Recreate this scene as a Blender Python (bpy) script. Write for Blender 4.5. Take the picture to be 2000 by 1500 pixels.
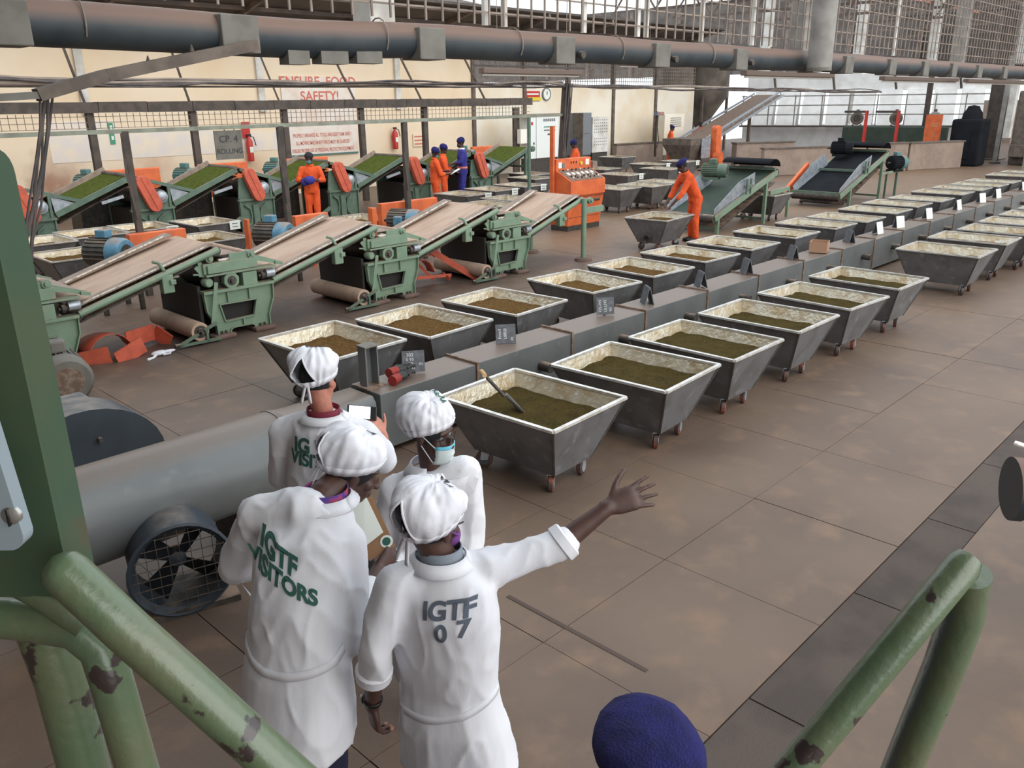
import bpy, bmesh, math, random
import numpy as np
from math import sin, cos, pi, radians, hypot
from mathutils import Vector, Matrix, noise, Quaternion
from mathutils.bvhtree import BVHTree
from mathutils.geometry import tessellate_polygon
random.seed(7)
for o in list(bpy.data.objects): bpy.data.objects.remove(o)
S = bpy.context.scene; COL = S.collection
Vc = Vector
# ------------------------------------------------------------------ camera, world, exposure
# the hall's frame: +X along the trolley rows, +Y towards the beige wall, Z up; the floor is z = 0
FPX, HC, TH, ROLL, AZ = 1608.0, 2.85, radians(19.01), radians(-.68), radians(44.09)
HD = Vc((cos(AZ), sin(AZ), 0)); RT = Vc((sin(AZ), -cos(AZ), 0)); UPZ = Vc((0, 0, 1))
FW = HD*cos(TH) - UPZ*sin(TH); _u = HD*sin(TH) + UPZ*cos(TH)
CR = RT*cos(ROLL) + _u*sin(ROLL); CU = _u*cos(ROLL) - RT*sin(ROLL)
CAM = Vc((0, 0, HC))
cd = bpy.data.cameras.new('camera'); cam = bpy.data.objects.new('camera', cd); COL.objects.link(cam)
cd.sensor_width = 36; cd.lens = 36*FPX/2000; cd.clip_start = .05; cd.clip_end = 400
cam.matrix_world = Matrix(((CR.x, CU.x, -FW.x, 0), (CR.y, CU.y, -FW.y, 0), (CR.z, CU.z, -FW.z, HC), (0, 0, 0, 1)))
S.camera = cam
S.view_settings.view_transform = 'Standard'; S.view_settings.look = 'None'
S.view_settings.gamma = 1; S.view_settings.use_curve_mapping = False
S.view_settings.exposure = 0.74
W = bpy.data.worlds.new('overcast_sky'); S.world = W; W.use_nodes = True
W.node_tree.nodes['Background'].inputs[0].default_value = (.86, .93, 1.0, 1)
W.node_tree.nodes['Background'].inputs[1].default_value = 1.0
sd = bpy.data.lights.new('hazy_sun', 'SUN'); sd.energy = 1.1; sd.angle = radians(70); sd.color = (1.0, .95, .87)
sun = bpy.data.objects.new('hazy_sun', sd); COL.objects.link(sun); sun.rotation_euler = Vc((-.04, .9, -.44)).to_track_quat('-Z', 'Y').to_euler()
# measured places: a point of the photograph on a plane of the hall (z, y, x or view depth known)
def _ray(x, y): return FW*FPX + CR*(x-1000) + CU*(750-y)
def onZ(x, y, z=0.0): d = _ray(x, y); return CAM + d*((z-HC)/d.z)
def onY(x, y, v): d = _ray(x, y); return CAM + d*(v/d.y)
def onX(x, y, u): d = _ray(x, y); return CAM + d*(u/d.x)
def RF(r, f, z): return RT*r + HD*f + UPZ*z            # right / forward of the stair head, in metres
def onF(x, y, f): d = _ray(x, y); return CAM + d*(f/d.dot(HD))
# ------------------------------------------------------------------ materials
def lin(c):
    return tuple(((v/255)/12.92 if v/255 <= .04045 else ((v/255+.055)/1.055)**2.4) for v in c)+(1,)
MATS = {}
def mat(name, c, rough=.6, metal=0.0, c2=None, sc=3.0, lo=.42, hi=.62, bump=0.0, bsc=40.0, dust=None, dlo=.55, dhi=.95, dn=(.3, .6),
        c3=None, sc3=1.0, lo3=.55, hi3=.6, stretch=None, spec=.5, emit=None, estr=0.0, coat=0.0):
    if name in MATS: return MATS[name]
    m = bpy.data.materials.new(name); m.use_nodes = True; MATS[name] = m
    T = m.node_tree; N = T.nodes; L = T.links; b = N['Principled BSDF']
    b.inputs['Roughness'].default_value = rough; b.inputs['Metallic'].default_value = metal
    b.inputs['Specular IOR Level'].default_value = spec
    if coat: b.inputs['Coat Weight'].default_value = coat; b.inputs['Coat Roughness'].default_value = .2
    if emit: b.inputs['Emission Color'].default_value = lin(emit); b.inputs['Emission Strength'].default_value = estr
    geo = N.new('ShaderNodeNewGeometry'); pos = geo.outputs['Position']
    if stretch:
        mp = N.new('ShaderNodeMapping'); mp.inputs['Scale'].default_value = stretch; L.new(pos, mp.inputs[0]); pos = mp.outputs[0]
    def nz(s, det=4):
        n = N.new('ShaderNodeTexNoise'); n.inputs['Scale'].default_value = s; n.inputs['Detail'].default_value = det; L.new(pos, n.inputs['Vector']); return n.outputs[0]
    def ramp(v, a, e):
        r = N.new('ShaderNodeMapRange'); r.inputs[1].default_value = a; r.inputs[2].default_value = e; L.new(v, r.inputs[0]); return r.outputs[0]
    def mix(f, a, e):
        x = N.new('ShaderNodeMix'); x.data_type = 'RGBA'; L.new(f, x.inputs[0])
        for v, i in ((a, 6), (e, 7)):
            if isinstance(v, tuple): x.inputs[i].default_value = v
            else: L.new(v, x.inputs[i])
        return x.outputs[2]
    col = lin(c)
    if c2: col = mix(ramp(nz(sc), lo, hi), col, lin(c2))
    if c3: col = mix(ramp(nz(sc3, 6), lo3, hi3), col, lin(c3))
    if dust:
        sx = N.new('ShaderNodeSeparateXYZ'); L.new(geo.outputs['Normal'], sx.inputs[0])
        mu = N.new('ShaderNodeMath'); mu.operation = 'MULTIPLY'; L.new(ramp(sx.outputs[2], dlo, dhi), mu.inputs[0]); L.new(ramp(nz(7), *dn), mu.inputs[1])
        col = mix(mu.outputs[0], col, lin(dust))
    if isinstance(col, tuple): b.inputs['Base Color'].default_value = col
    else: L.new(col, b.inputs['Base Color'])
    if bump:
        bp = N.new('ShaderNodeBump'); bp.inputs['Strength'].default_value = bump; bp.inputs['Distance'].default_value = .02
        L.new(nz(bsc), bp.inputs['Height']); L.new(bp.outputs[0], b.inputs['Normal'])
    return m
DUST = (150, 126, 108)
M_ = dict(
 floor=mat('floor_concrete', (116, 97, 82), .5, c2=(100, 84, 73), sc=.8, lo=.38, hi=.66, c3=(129, 105, 86), sc3=3.2, lo3=.5, hi3=.75, bump=.08, bsc=30, spec=.35),
 strip=mat('drain_cover_concrete', (90, 79, 72), .7, c2=(78, 69, 64), sc=2.5, bump=.3, bsc=120, spec=.2),
 joint=mat('joint_dirt', (84, 69, 62), .9),
 wall=mat('beige_wall_paint', (236, 217, 190), .75, c2=(228, 205, 172), sc=.5, lo=.45, hi=.7, c3=(205, 168, 138), sc3=.33, lo3=.66, hi3=.85, bump=.05),
 patch=mat('wall_patch_paint', (226, 217, 210), .75, c2=(236, 222, 200), sc=2),
 wallw=mat('white_wall_paint', (236, 228, 212), .75, c2=(226, 210, 184), sc=.6),
 soot=mat('wall_soot', (176, 128, 100), .85, c2=(206, 170, 138), sc=3),
 steel=mat('trolley_steel', (116, 116, 118), .4, .25, c2=(102, 101, 101), sc=4, c3=(134, 135, 137), sc3=9, lo3=.58, hi3=.72, bump=.05, bsc=25),
 rim=mat('rim_steel', (232, 230, 226), .25, .5, c2=(206, 200, 188), sc=12),
 lining=mat('stained_lining', (200, 190, 168), .22, .35, c2=(172, 148, 108), sc=5, lo=.42, hi=.72, c3=(218, 213, 202), sc3=14, lo3=.55, hi3=.72, bump=.6, bsc=22),
 teab=mat('brown_tea', (112, 84, 46), .95, c2=(92, 66, 34), sc=26, c3=(128, 100, 56), sc3=60, bump=1.0, bsc=140, spec=.1),
 teag=mat('green_brown_tea', (82, 68, 34), .95, c2=(70, 59, 30), sc=9, c3=(90, 80, 40), sc3=55, bump=1.0, bsc=140, spec=.1),
 tealeaf=mat('green_tea', (88, 98, 40), .95, c2=(74, 84, 36), sc=12, bump=1, bsc=90, spec=.1),
 rubber=mat('black_rubber', (34, 32, 31), .7),
 orangew=mat('orange_wheel', (74, 58, 52), .55, c2=(138, 76, 58), sc=9, lo=.5, hi=.62),
 duct=mat('grey_duct_paint', (108, 111, 110), .42, .12, c2=(100, 103, 102), sc=2.5, dust=(120, 105, 94), dlo=.7, dhi=1.0, dn=(.05, .4), c3=(116, 118, 117), sc3=9, lo3=.6, hi3=.75),
 rust=mat('rusty_flange', (112, 88, 72), .75, c2=(138, 120, 106), sc=18),
 green=mat('machine_green', (124, 147, 124), .45, c2=(116, 139, 117), sc=5, dust=DUST, c3=(150, 142, 116), sc3=10, lo3=.62, hi3=.75),
 greend=mat('machine_green_dull', (96, 118, 102), .5, c2=(86, 107, 92), sc=6, dust=(140, 128, 104)),
 grease=mat('dark_grease', (58, 54, 50), .6, c2=(78, 70, 62), sc=14, dust=DUST),
 belt=mat('dusty_belt', (190, 164, 144), .85, c2=(180, 152, 132), sc=2, stretch=(.6, 2, 1), c3=(172, 146, 128), sc3=4, lo3=.5, hi3=.8),
 board=mat('dusty_board', (156, 138, 124), .85, c2=(136, 120, 108), sc=6),
 wear=mat('worn_white_edge', (226, 218, 206), .6, c2=(170, 156, 140), sc=24, lo=.5, hi=.6),
 blue=mat('motor_blue', (96, 146, 172), .5, c2=(84, 128, 150), sc=10, dust=DUST),
 bluegrey=mat('motor_grey', (92, 90, 84), .6, dust=DUST, c2=(76, 76, 72), sc=8),
 orange=mat('guard_orange', (226, 112, 62), .5, c2=(208, 98, 54), sc=4, c3=(196, 110, 76), sc3=8, lo3=.6, hi3=.75),
 orangef=mat('guard_red_orange', (206, 98, 72), .55, c2=(190, 88, 66), sc=8),
 orangeo=mat('overall_orange', (232, 92, 38), .85, c2=(214, 80, 34), sc=5, bump=.5, bsc=16),
 blueo=mat('overall_blue', (52, 52, 140), .85, c2=(42, 42, 118), sc=6, bump=.5, bsc=16),
 navy=mat('beret_navy', (36, 34, 104), .95, c2=(28, 28, 84), sc=20, bump=.6, bsc=220),
 cloth=mat('white_cotton', (224, 224, 228), .85, c2=(217, 218, 225), sc=3, bump=.35, bsc=7, stretch=(1, 1, .35)),
 cap=mat('cap_cotton', (224, 224, 230), .85, bump=.25, bsc=16),
 skin1=mat('deep_brown_skin', (74, 50, 43), .5, c2=(84, 58, 50), sc=18),
 skin2=mat('light_skin', (190, 128, 108), .5, c2=(176, 112, 94), sc=14),
 nail=mat('finger_tip', (196, 140, 122), .5),
 hair=mat('black_hair', (24, 24, 28), .8),
 jeans=mat('dark_navy_trousers', (34, 38, 62), .9),
 dark=mat('dark_trousers', (40, 38, 40), .9),
 shoe=mat('black_shoe', (22, 22, 24), .4),
 ink=mat('green_ink', (52, 96, 84), .9),
 inkg=mat('grey_ink', (92, 100, 112), .9),
 inkb=mat('black_ink', (60, 60, 66), .9),
 mask=mat('mask_white', (206, 218, 218), .8), maskb=mat('mask_blue', (100, 186, 212), .8),
 glass=mat('spectacle_metal', (50, 40, 36), .35, .3),
 railg=mat('rail_green', (92, 110, 82), .34, c2=(102, 110, 82), sc=7, c3=(58, 48, 46), sc3=15, lo3=.615, hi3=.635, bump=.12, bsc=50, spec=.6, coat=.4),
 postg=mat('post_green', (60, 82, 62), .5, c2=(70, 84, 60), sc=6, c3=(88, 74, 56), sc3=9, lo3=.62, hi3=.75),
 box=mat('grey_enamel', (140, 152, 158), .4), screw=mat('screw_steel', (190, 188, 182), .3, .8),
 pipe=mat('black_pipe', (44, 52, 58), .55, c2=(58, 64, 66), sc=3, dust=(112, 88, 75), dlo=-.05, dhi=.5, dn=(.0, .25)),
 plate=mat('grey_plate', (116, 112, 104), .7, c2=(102, 98, 90), sc=5),
 brown=mat('dusty_steel', (112, 100, 90), .8, c2=(92, 82, 74), sc=5),
 brownd=mat('dark_dusty_steel', (86, 76, 69), .8, c2=(70, 63, 58), sc=5, dust=(136, 114, 98)),
 inner_shade=mat('painted_inner_shade', (44, 41, 39), .8), pale=mat('pale_green_pipe', (146, 150, 134), .7, c2=(126, 128, 114), sc=4),  # first colour stands for the shade inside the machine frames
 wire=mat('dusty_wire', (146, 132, 120), .8, c2=(122, 110, 100), sc=3),
 cable=mat('dusty_cable', (96, 86, 82), .8, c2=(70, 66, 66), sc=4),
 conc=mat('rough_concrete', (156, 138, 124), .85, c2=(142, 124, 112), sc=1.6, c3=(134, 117, 105), sc3=4, lo3=.5, hi3=.8, bump=.3),
 colw=mat('column_white', (216, 214, 208), .8, c2=(190, 184, 174), sc=2), colg=mat('column_grey', (150, 146, 140), .8, c2=(130, 126, 120), sc=3),
 roof=mat('dark_roof_sheet', (92, 84, 78), .8, c2=(74, 68, 64), sc=1.2), truss=mat('truss_steel', (96, 86, 80), .8, c2=(120, 104, 94), sc=2),
 pink=mat('pink_purlin', (176, 122, 108), .8),
 alu=mat('dryer_white', (244, 243, 240), .5, c2=(232, 230, 226), sc=2), galv=mat('galvanised', (176, 182, 188), .35, .4, c2=(150, 158, 168), sc=9),
 bin=mat('bin_steel', (120, 110, 100), .6, .2, c2=(92, 84, 76), sc=1.2), dkgreen=mat('dark_green_belt', (48, 62, 52), .7, c2=(58, 70, 58), sc=3),
 dkblue=mat('dark_machine', (32, 34, 38), .9, c2=(26, 28, 32), sc=2, spec=.15), guardb=mat('dark_blue_grey', (58, 66, 74), .5, c2=(52, 60, 68), sc=5, dust=(126, 118, 110), dlo=.85, dhi=1),
 red=mat('post_red', (200, 60, 52), .5), redx=mat('extinguisher_red', (190, 46, 40), .35), paper=mat('paper', (232, 236, 226), .9), slate=mat('slate', (88, 90, 94), .8, c2=(104, 106, 110), sc=20),
 chalk=mat('chalk', (214, 216, 216), .95), signw=mat('sign_white', (232, 222, 212), .8, c2=(224, 206, 190), sc=3), signr=mat('sign_red', (206, 120, 104), .9), signg=mat('sign_green', (78, 150, 120), .7),
 grey=mat('grey_cabinet', (118, 122, 126), .5), white=mat('white_cabinet', (226, 230, 226), .5), blk=mat('black_plastic', (28, 28, 30), .4),
 wood=mat('pale_wood', (196, 160, 112), .7), card=mat('cardboard', (166, 130, 104), .9), clip=mat('clipboard_brown', (150, 112, 80), .7),
 lampr=mat('lamp_batten', (116, 99, 88), .7), tube=mat('lamp_tube', (222, 218, 208), .4), purple=mat('purple_mask', (112, 60, 130), .8),
 teal=mat('faded_teal', (86, 124, 120), .6, dust=DUST), gloveR=mat('red_glove', (140, 42, 36), .7), gloveK=mat('black_glove', (44, 42, 42), .6),
 maroon=mat('maroon_collar', (120, 40, 56), .85), plaid=mat('plaid_collar', (86, 62, 140), .85, c2=(160, 60, 90), sc=40), greyc=mat('grey_collar', (128, 136, 146), .85), denim=mat('blue_collar', (70, 90, 120), .85),
 screen=mat('phone_screen', (240, 240, 245), .3, emit=(235, 240, 245), estr=1.0), brass=mat('meter_white', (240, 236, 226), .4), redbr=mat('red_breeze_block', (168, 108, 92), .9, c2=(150, 96, 84), sc=3),
 pad=mat('foot_pad', (116, 92, 82), .85, c2=(100, 80, 72), sc=8), yellow=mat('yellow_tape', (220, 200, 60), .6))
# ------------------------------------------------------------------ mesh builder
def frame(d, hint=Vc((0, 0, 1))):
    d = d.normalized()
    if abs(d.dot(hint)) > .98: hint = Vc((1, 0, 0))
    x = hint.cross(d).normalized(); return x, d.cross(x).normalized()
class B:
    def __init__(s): s.v = []; s.f = []
    def add(s, vs, fs):
        n = len(s.v); s.v += [Vc(p) for p in vs]; s.f += [tuple(i+n for i in f) for f in fs]; return s
    def box(s, c, d, ax=None):
        c = Vc(c); X, Y, Z = ax or (Vc((1, 0, 0)), Vc((0, 1, 0)), Vc((0, 0, 1)))
        vs = [c+X*(a*d[0]/2)+Y*(b*d[1]/2)+Z*(e*d[2]/2) for a in (-1, 1) for b in (-1, 1) for e in (-1, 1)]
        return s.add(vs, [(0, 1, 3, 2), (4, 6, 7, 5), (0, 4, 5, 1), (2, 3, 7, 6), (0, 2, 6, 4), (1, 5, 7, 3)])
    def rz(s, c, d, a):
        return s.box(c, d, (Vc((cos(a), sin(a), 0)), Vc((-sin(a), cos(a), 0)), Vc((0, 0, 1))))
    def bar(s, p, q, w, h=None, hint=Vc((0, 0, 1))):
        p, q = Vc(p), Vc(q); h = h or w; d = q-p; x, y = frame(d, hint)
        return s.box((p+q)/2, (w, h, d.length), (x, y, d.normalized()))
    def tube(s, pts, r, n=10, caps=True):
        pts = [Vc(p) for p in pts]; rs = r if isinstance(r, (list, tuple)) else [r]*len(pts); rings = []; X = None
        for i, p in enumerate(pts):
            d = (pts[min(i+1, len(pts)-1)]-pts[max(i-1, 0)])
            if X is None: X, Yv = frame(d)
            else:
                X = (X-d.normalized()*X.dot(d.normalized())).normalized(); Yv = d.normalized().cross(X)
            rings.append([p+(X*cos(2*pi*k/n)+Yv*sin(2*pi*k/n))*rs[i] for k in range(n)])
        return s.rings(rings, caps)
    def rings(s, R, caps=True, closed=True):
        n = len(R[0]); vs = [p for r in R for p in r]; fs = []
        for i in range(len(R)-1):
            for k in range(n if closed else n-1):
                a, b = i*n+k, i*n+(k+1) % n; fs.append((a, b, b+n, a+n))
        if caps: fs += [tuple(range(n-1, -1, -1)), tuple((len(R)-1)*n+k for k in range(n))]
        return s.add(vs, fs)
    def cyl(s, p, q, r, n=14, r2=None): return s.tube([p, q], [r, r if r2 is None else r2], n)
    def lathe(s, o, d, prof, n=20):                     # prof: (distance along d, radius)
        o = Vc(o); d = Vc(d).normalized(); X, Y = frame(d)
        return s.rings([[o+d*t+(X*cos(2*pi*k/n)+Y*sin(2*pi*k/n))*max(r, 1e-4) for k in range(n)] for t, r in prof])
    def ell(s, c, a, ax=None, n=16, m=10):
        c = Vc(c); X, Y, Z = ax or (Vc((1, 0, 0)), Vc((0, 1, 0)), Vc((0, 0, 1)))
        R = []
        for i in range(m+1):
            t = -pi/2+pi*i/m; rr = max(cos(t), 1e-3)
            R.append([c+X*(a[0]*rr*cos(2*pi*k/n))+Y*(a[1]*rr*sin(2*pi*k/n))+Z*(a[2]*sin(t)) for k in range(n)])
        return s.rings(R)
    def plate(s, outer, holes, o, X, Y, th):             # flat plate with holes, thickness th along X x Y (centred)
        o, X, Y = Vc(o), Vc(X), Vc(Y); N = X.cross(Y).normalized()*th
        loops = [outer]+list(holes); flat = [p for l in loops for p in l]
        P = [o+X*p[0]+Y*p[1] for p in flat]; k = len(P)
        tr = tessellate_polygon([[Vc((p[0], p[1], 0)) for p in l] for l in loops])
        fs = [tuple(t) for t in tr]+[tuple(i+k for i in reversed(t)) for t in tr]; b = 0
        for l in loops:
            n = len(l)
            for i in range(n): a, c = b+i, b+(i+1) % n; fs.append((a, c, c+k, a+k))
            b += n
        return s.add([p+N*.5 for p in P]+[p-N*.5 for p in P], fs)
    def mesh(s, name):
        me = bpy.data.meshes.new(name); me.from_pydata([tuple(p) for p in s.v], [], s.f); 
        bm = bmesh.new(); bm.from_mesh(me); bmesh.ops.recalc_face_normals(bm, faces=bm.faces); bm.to_mesh(me); bm.free(); return me
    def build(s, name, m, parent=None, smooth=False, bevel=0):
        me = s.mesh(name); return put(name, me, m, parent, smooth, bevel)
def put(name, me, m, parent=None, smooth=False, bevel=0):
    me.materials.clear(); me.materials.append(M_[m] if isinstance(m, str) else m)
    o = bpy.data.objects.new(name, me); COL.objects.link(o)
    if parent: o.parent = parent
    if smooth:
        me.polygons.foreach_set('use_smooth', [True]*len(me.polygons))
        try:
            me.set_sharp_from_angle(angle=radians(40))
        except Exception: pass
    if bevel:
        mo = o.modifiers.new('edge', 'BEVEL'); mo.width = bevel; mo.segments = 2; mo.limit_method = 'ANGLE'
    return o
def tag(o, label, cat=None, group=None, kind=None):
    o['label'] = label
    if cat: o['category'] = cat
    if group: o['group'] = group
    if kind: o['kind'] = kind
    return o
def root(name, label, cat, loc=(0, 0, 0), rz=0, group=None):
    o = bpy.data.objects.new(name, None); COL.objects.link(o); o.empty_display_size = .1
    o.location = loc; o.rotation_euler = (0, 0, rz); return tag(o, label, cat, group)
KIDS = {}
def copy_tree(o, parent=None):
    c = o.copy(); COL.objects.link(c); c.parent = parent
    for ch in o.children: copy_tree(ch, c)
    return c
def dup(o, loc, rz, label, group=None):
    c = copy_tree(o); c.location = loc; c.rotation_euler = (0, 0, rz); c['label'] = label
    if group: c['group'] = group
    return c
ORD = 'first second third fourth fifth sixth seventh eighth ninth tenth eleventh twelfth thirteenth fourteenth fifteenth sixteenth seventeenth eighteenth nineteenth twentieth'.split()
def text_mesh(txt, size, off=.0, sx=1.0):
    c = bpy.data.curves.new('lettering', 'FONT'); c.body = txt; c.size = size; c.align_x = 'CENTER'; c.align_y = 'CENTER'; c.offset = off
    o = bpy.data.objects.new('lettering', c); COL.objects.link(o)
    dg = bpy.context.evaluated_depsgraph_get(); me = bpy.data.meshes.new_from_object(o.evaluated_get(dg))
    bpy.data.objects.remove(o); me.name = 'lettering'
    return me
def flat_text(txt, size, m, o, X, Y, parent=None, off=0.0, lift=.003, name='lettering'):
    me = text_mesh(txt, size, off); o, X, Y = Vc(o), Vc(X), Vc(Y); N = X.cross(Y)
    for v in me.vertices: v.co = o+X*v.co.x+Y*v.co.y+N*lift
    return put(name, me, m, parent)
# ------------------------------------------------------------------ the hall
WV = 24.5
def struct(o, label=None):
    o['kind'] = 'structure'
    if label: o['label'] = label
    return o
UL = [2.88+1.19*k for k in range(-3, 10)]; VL = [1.52+1.05*k for k in range(11)]
b = B(); u0, u1, v0, v1 = UL[0], UL[-1], 1.2, VL[-1]
for (a, c, d, e, z) in ((-4, 90, -9, v0, 0), (-4, 90, v1, 32, 0), (-4, u0, v0, v1, 0), (u1, 90, v0, v1, 0), (u0, u1, v0, v1, -.02)):
    b.add([(a, d, z), (c, d, z), (c, e, z), (a, e, z)], [(0, 1, 2, 3)])
for (p, q) in (((u0, v0), (u1, v0)), ((u1, v0), (u1, v1)), ((u1, v1), (u0, v1)), ((u0, v1), (u0, v0))):
    b.add([(*p, 0), (*q, 0), (*q, -.02), (*p, -.02)], [(0, 1, 2, 3)])
floor = struct(b.build('floor', 'floor'), 'brown concrete floor of the factory hall with slab joints')
floor.data.materials.append(M_['joint'])
floor.data.polygons[4].material_index = 1
slab = B().box((0, 0, -.011), (1.19-.005, 1.05-.005, .022)).mesh('slab'); slab.materials.append(M_['floor'])
for i in range(len(UL)-1):
    for j in range(len(VL)-1):
        o = bpy.data.objects.new('slab', slab); COL.objects.link(o); o.parent = floor
        o.location = ((UL[i]+UL[i+1])/2, (VL[j]+VL[j+1])/2, random.uniform(-.002, .002))
cov = B().box((0, 0, -.012), (1.27, .31, .022)).mesh('drain_cover'); cov.materials.append(M_['strip'])
for i in range(11):
    o = bpy.data.objects.new('drain_cover', cov); COL.objects.link(o); o.parent = floor; o.location = (.05+1.28*i, 1.36, 0)
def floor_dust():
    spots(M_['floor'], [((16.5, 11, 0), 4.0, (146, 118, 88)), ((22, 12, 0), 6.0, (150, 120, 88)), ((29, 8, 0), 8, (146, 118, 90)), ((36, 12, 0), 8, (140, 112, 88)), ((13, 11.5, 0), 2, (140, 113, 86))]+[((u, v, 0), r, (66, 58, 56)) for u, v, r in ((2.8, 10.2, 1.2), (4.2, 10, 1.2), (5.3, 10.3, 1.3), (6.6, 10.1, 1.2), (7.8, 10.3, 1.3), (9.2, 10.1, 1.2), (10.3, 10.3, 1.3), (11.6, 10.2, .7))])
B().box((3.07, 2.52, .001), (.028, 1.02, .005)).build('floor_channel', 'joint', floor)
# beige wall with soot marks above the machines
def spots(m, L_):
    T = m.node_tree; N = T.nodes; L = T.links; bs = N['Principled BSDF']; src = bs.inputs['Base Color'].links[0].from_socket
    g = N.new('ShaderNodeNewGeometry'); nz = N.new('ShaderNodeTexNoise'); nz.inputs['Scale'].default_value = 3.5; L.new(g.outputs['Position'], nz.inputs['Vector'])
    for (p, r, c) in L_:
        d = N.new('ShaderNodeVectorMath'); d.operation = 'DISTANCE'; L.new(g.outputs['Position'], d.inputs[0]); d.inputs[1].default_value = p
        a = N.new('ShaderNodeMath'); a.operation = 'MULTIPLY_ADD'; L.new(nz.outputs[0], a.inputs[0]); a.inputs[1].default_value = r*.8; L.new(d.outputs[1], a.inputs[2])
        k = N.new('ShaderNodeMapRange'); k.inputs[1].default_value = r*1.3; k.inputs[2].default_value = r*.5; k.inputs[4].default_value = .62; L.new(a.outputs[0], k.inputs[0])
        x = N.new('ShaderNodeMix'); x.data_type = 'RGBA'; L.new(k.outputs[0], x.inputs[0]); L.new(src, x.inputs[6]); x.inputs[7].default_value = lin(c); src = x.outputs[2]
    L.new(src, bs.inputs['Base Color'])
sp = [(onY(x, y, WV), r, c) for x, y, r, c in ((112, 355, 1.1, (150, 96, 72)), (300, 330, .9, (196, 150, 120)), (100, 390, .9, (150, 96, 72)), (500, 330, .6, (205, 165, 130)), (780, 320, .5, (200, 160, 128)))]
spots(M_['wall'], sp)
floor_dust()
wall = struct(B().box((9.6, WV+.12, 2.6), (27.4, .24, 5.2)).build('wall_left', 'wall'), 'long beige wall behind the rolling machines')
def patch(x0, y0, x1, y1, m='patch'):
    p, q = onY(x0, y0, WV), onY(x1, y1, WV)
    B().box(((p.x+q.x)/2, WV-.006, (p.z+q.z)/2), (abs(q.x-p.x), .012, abs(p.z-q.z))).build('paint_patch', m, wall)
for a in ((88, 238, 238, 312), (250, 252, 420, 300), (420, 262, 548, 292), (600, 285, 610, 292)): patch(*a)
for i, x in enumerate((148, 500, 771)):
    p = onY(x, 100, WV); B().box((p.x, WV-.05, 3.9), (.22, .1, 2.6)).build('pilaster', 'colw', wall)
wr = struct(B().box((31.2, WV+.12, 1.7), (15.8, .24, 3.4)).build('wall_right', 'wallw'), 'pale wall under the wire mesh opening')
B().box((31.2, WV+.12, 5.15), (15.8, .24, .35)).build('lintel', 'brown', wr)
for u in (23.3, 26.2, 29.0, 32.2, 35.6): B().box((u, WV+.02, 2.6), (.16, .2, 5.0)).build('wall_post', 'brown', wr)
b = B()
for i in range(96): b.box((23.4+i*.165, WV, 4.18), (.028, .01, 1.56))
for i in range(10): b.box((31.2, WV, 3.45+i*.165), (15.8, .01, .028))
o = b.build('wire_mesh', 'wire', wr); o['kind'] = 'stuff'
# low dark roof over the wall, high roof over the far end
b = B(); b.add([(-4, 22.3, 5.91), (38, 22.3, 5.91), (38, 25.6, 5.1), (-4, 25.6, 5.1), (-4, 22.3, 5.99), (38, 22.3, 5.99), (38, 25.6, 5.18), (-4, 25.6, 5.18)], [(0, 1, 2, 3), (7, 6, 5, 4), (0, 4, 5, 1), (1, 5, 6, 2), (2, 6, 7, 3), (3, 7, 4, 0)])
ceil = struct(b.build('ceiling', 'roof'), 'dark sheet roof over the rolling machines')
for i in range(3):
    v = 25-i*1.2; z = 5.1+(25.6-v)*.246; B().box((17, v, z-.06), (42, .08, .12)).build('purlin', 'truss', ceil)
for i in range(11):
    u = -2+i*3.9; B().bar((u, 25.4, 5.05), (u, 22.3, 5.85), .1, .22).build('rafter', 'truss', ceil)
b = B(); b.box((40.5, 12, 9.6), (3, 40, .1)); farroof = struct(b.build('roof', 'roof'), 'high dark roof over the dryers at the far end')
for u in (46.5, 52.5, 58.5, 64.5, 70.5, 76.5, 82.5): B().box((u, 12, 9.6), (1.5, 40, .1)).build('roof_sheet', 'roof', farroof)
for u in (42, 48, 54, 61, 69, 78):
    t = B()
    t.bar((u, -8, 7.6), (u, 32, 7.6), .14).bar((u, -8, 9.5), (u, 32, 9.5), .14)
    for k in range(14):
        y0 = -8+k*40/14; t.bar((u, y0, 7.6), (u, y0+20/14, 9.5), .08).bar((u, y0+20/14, 9.5), (u, y0+40/14, 7.6), .08)
    t.build('roof_truss', 'truss', farroof)
for v in (4, 9, 14, 19, 24): B().box((64, v, 9.4), (52, .12, .2)).build('purlin', 'pink', farroof)
b = B(); b.add([(-6, 25.4, 5.2), (39, 25.4, 5.2), (39, 48, 10.2), (-6, 48, 10.2), (-6, 25.4, 5.26), (39, 25.4, 5.26), (39, 48, 10.26), (-6, 48, 10.26)], [(0, 1, 2, 3), (7, 6, 5, 4), (0, 4, 5, 1), (1, 5, 6, 2), (2, 6, 7, 3), (3, 7, 4, 0)])
nroof = struct(b.build('roof', 'roof'), 'dark underside of the roof beyond the beige wall')
for i in range(12): B().bar((-4+i*3.6, 25.6, 5.1), (-4+i*3.6, 47, 9.8), .12, .24).build('rafter', 'truss', nroof)
for i in range(6): v = 27+i*3.4; B().box((16.5, v, 5.2+(v-25.4)*.221-.1), (45, .1, .14)).build('purlin', 'pink' if i % 2 else 'truss', nroof)
gb_ = struct(B().box((85, 35, 8.9), (.3, 110, 7.4)).build('wall_gable', 'roof'), 'dark gable cladding above the far end')
for i in range(15): B().box((84.7, -16+i*6.5, 8.9), (.3, .4, 7.4)).build('gable_post', 'truss', gb_)
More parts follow.
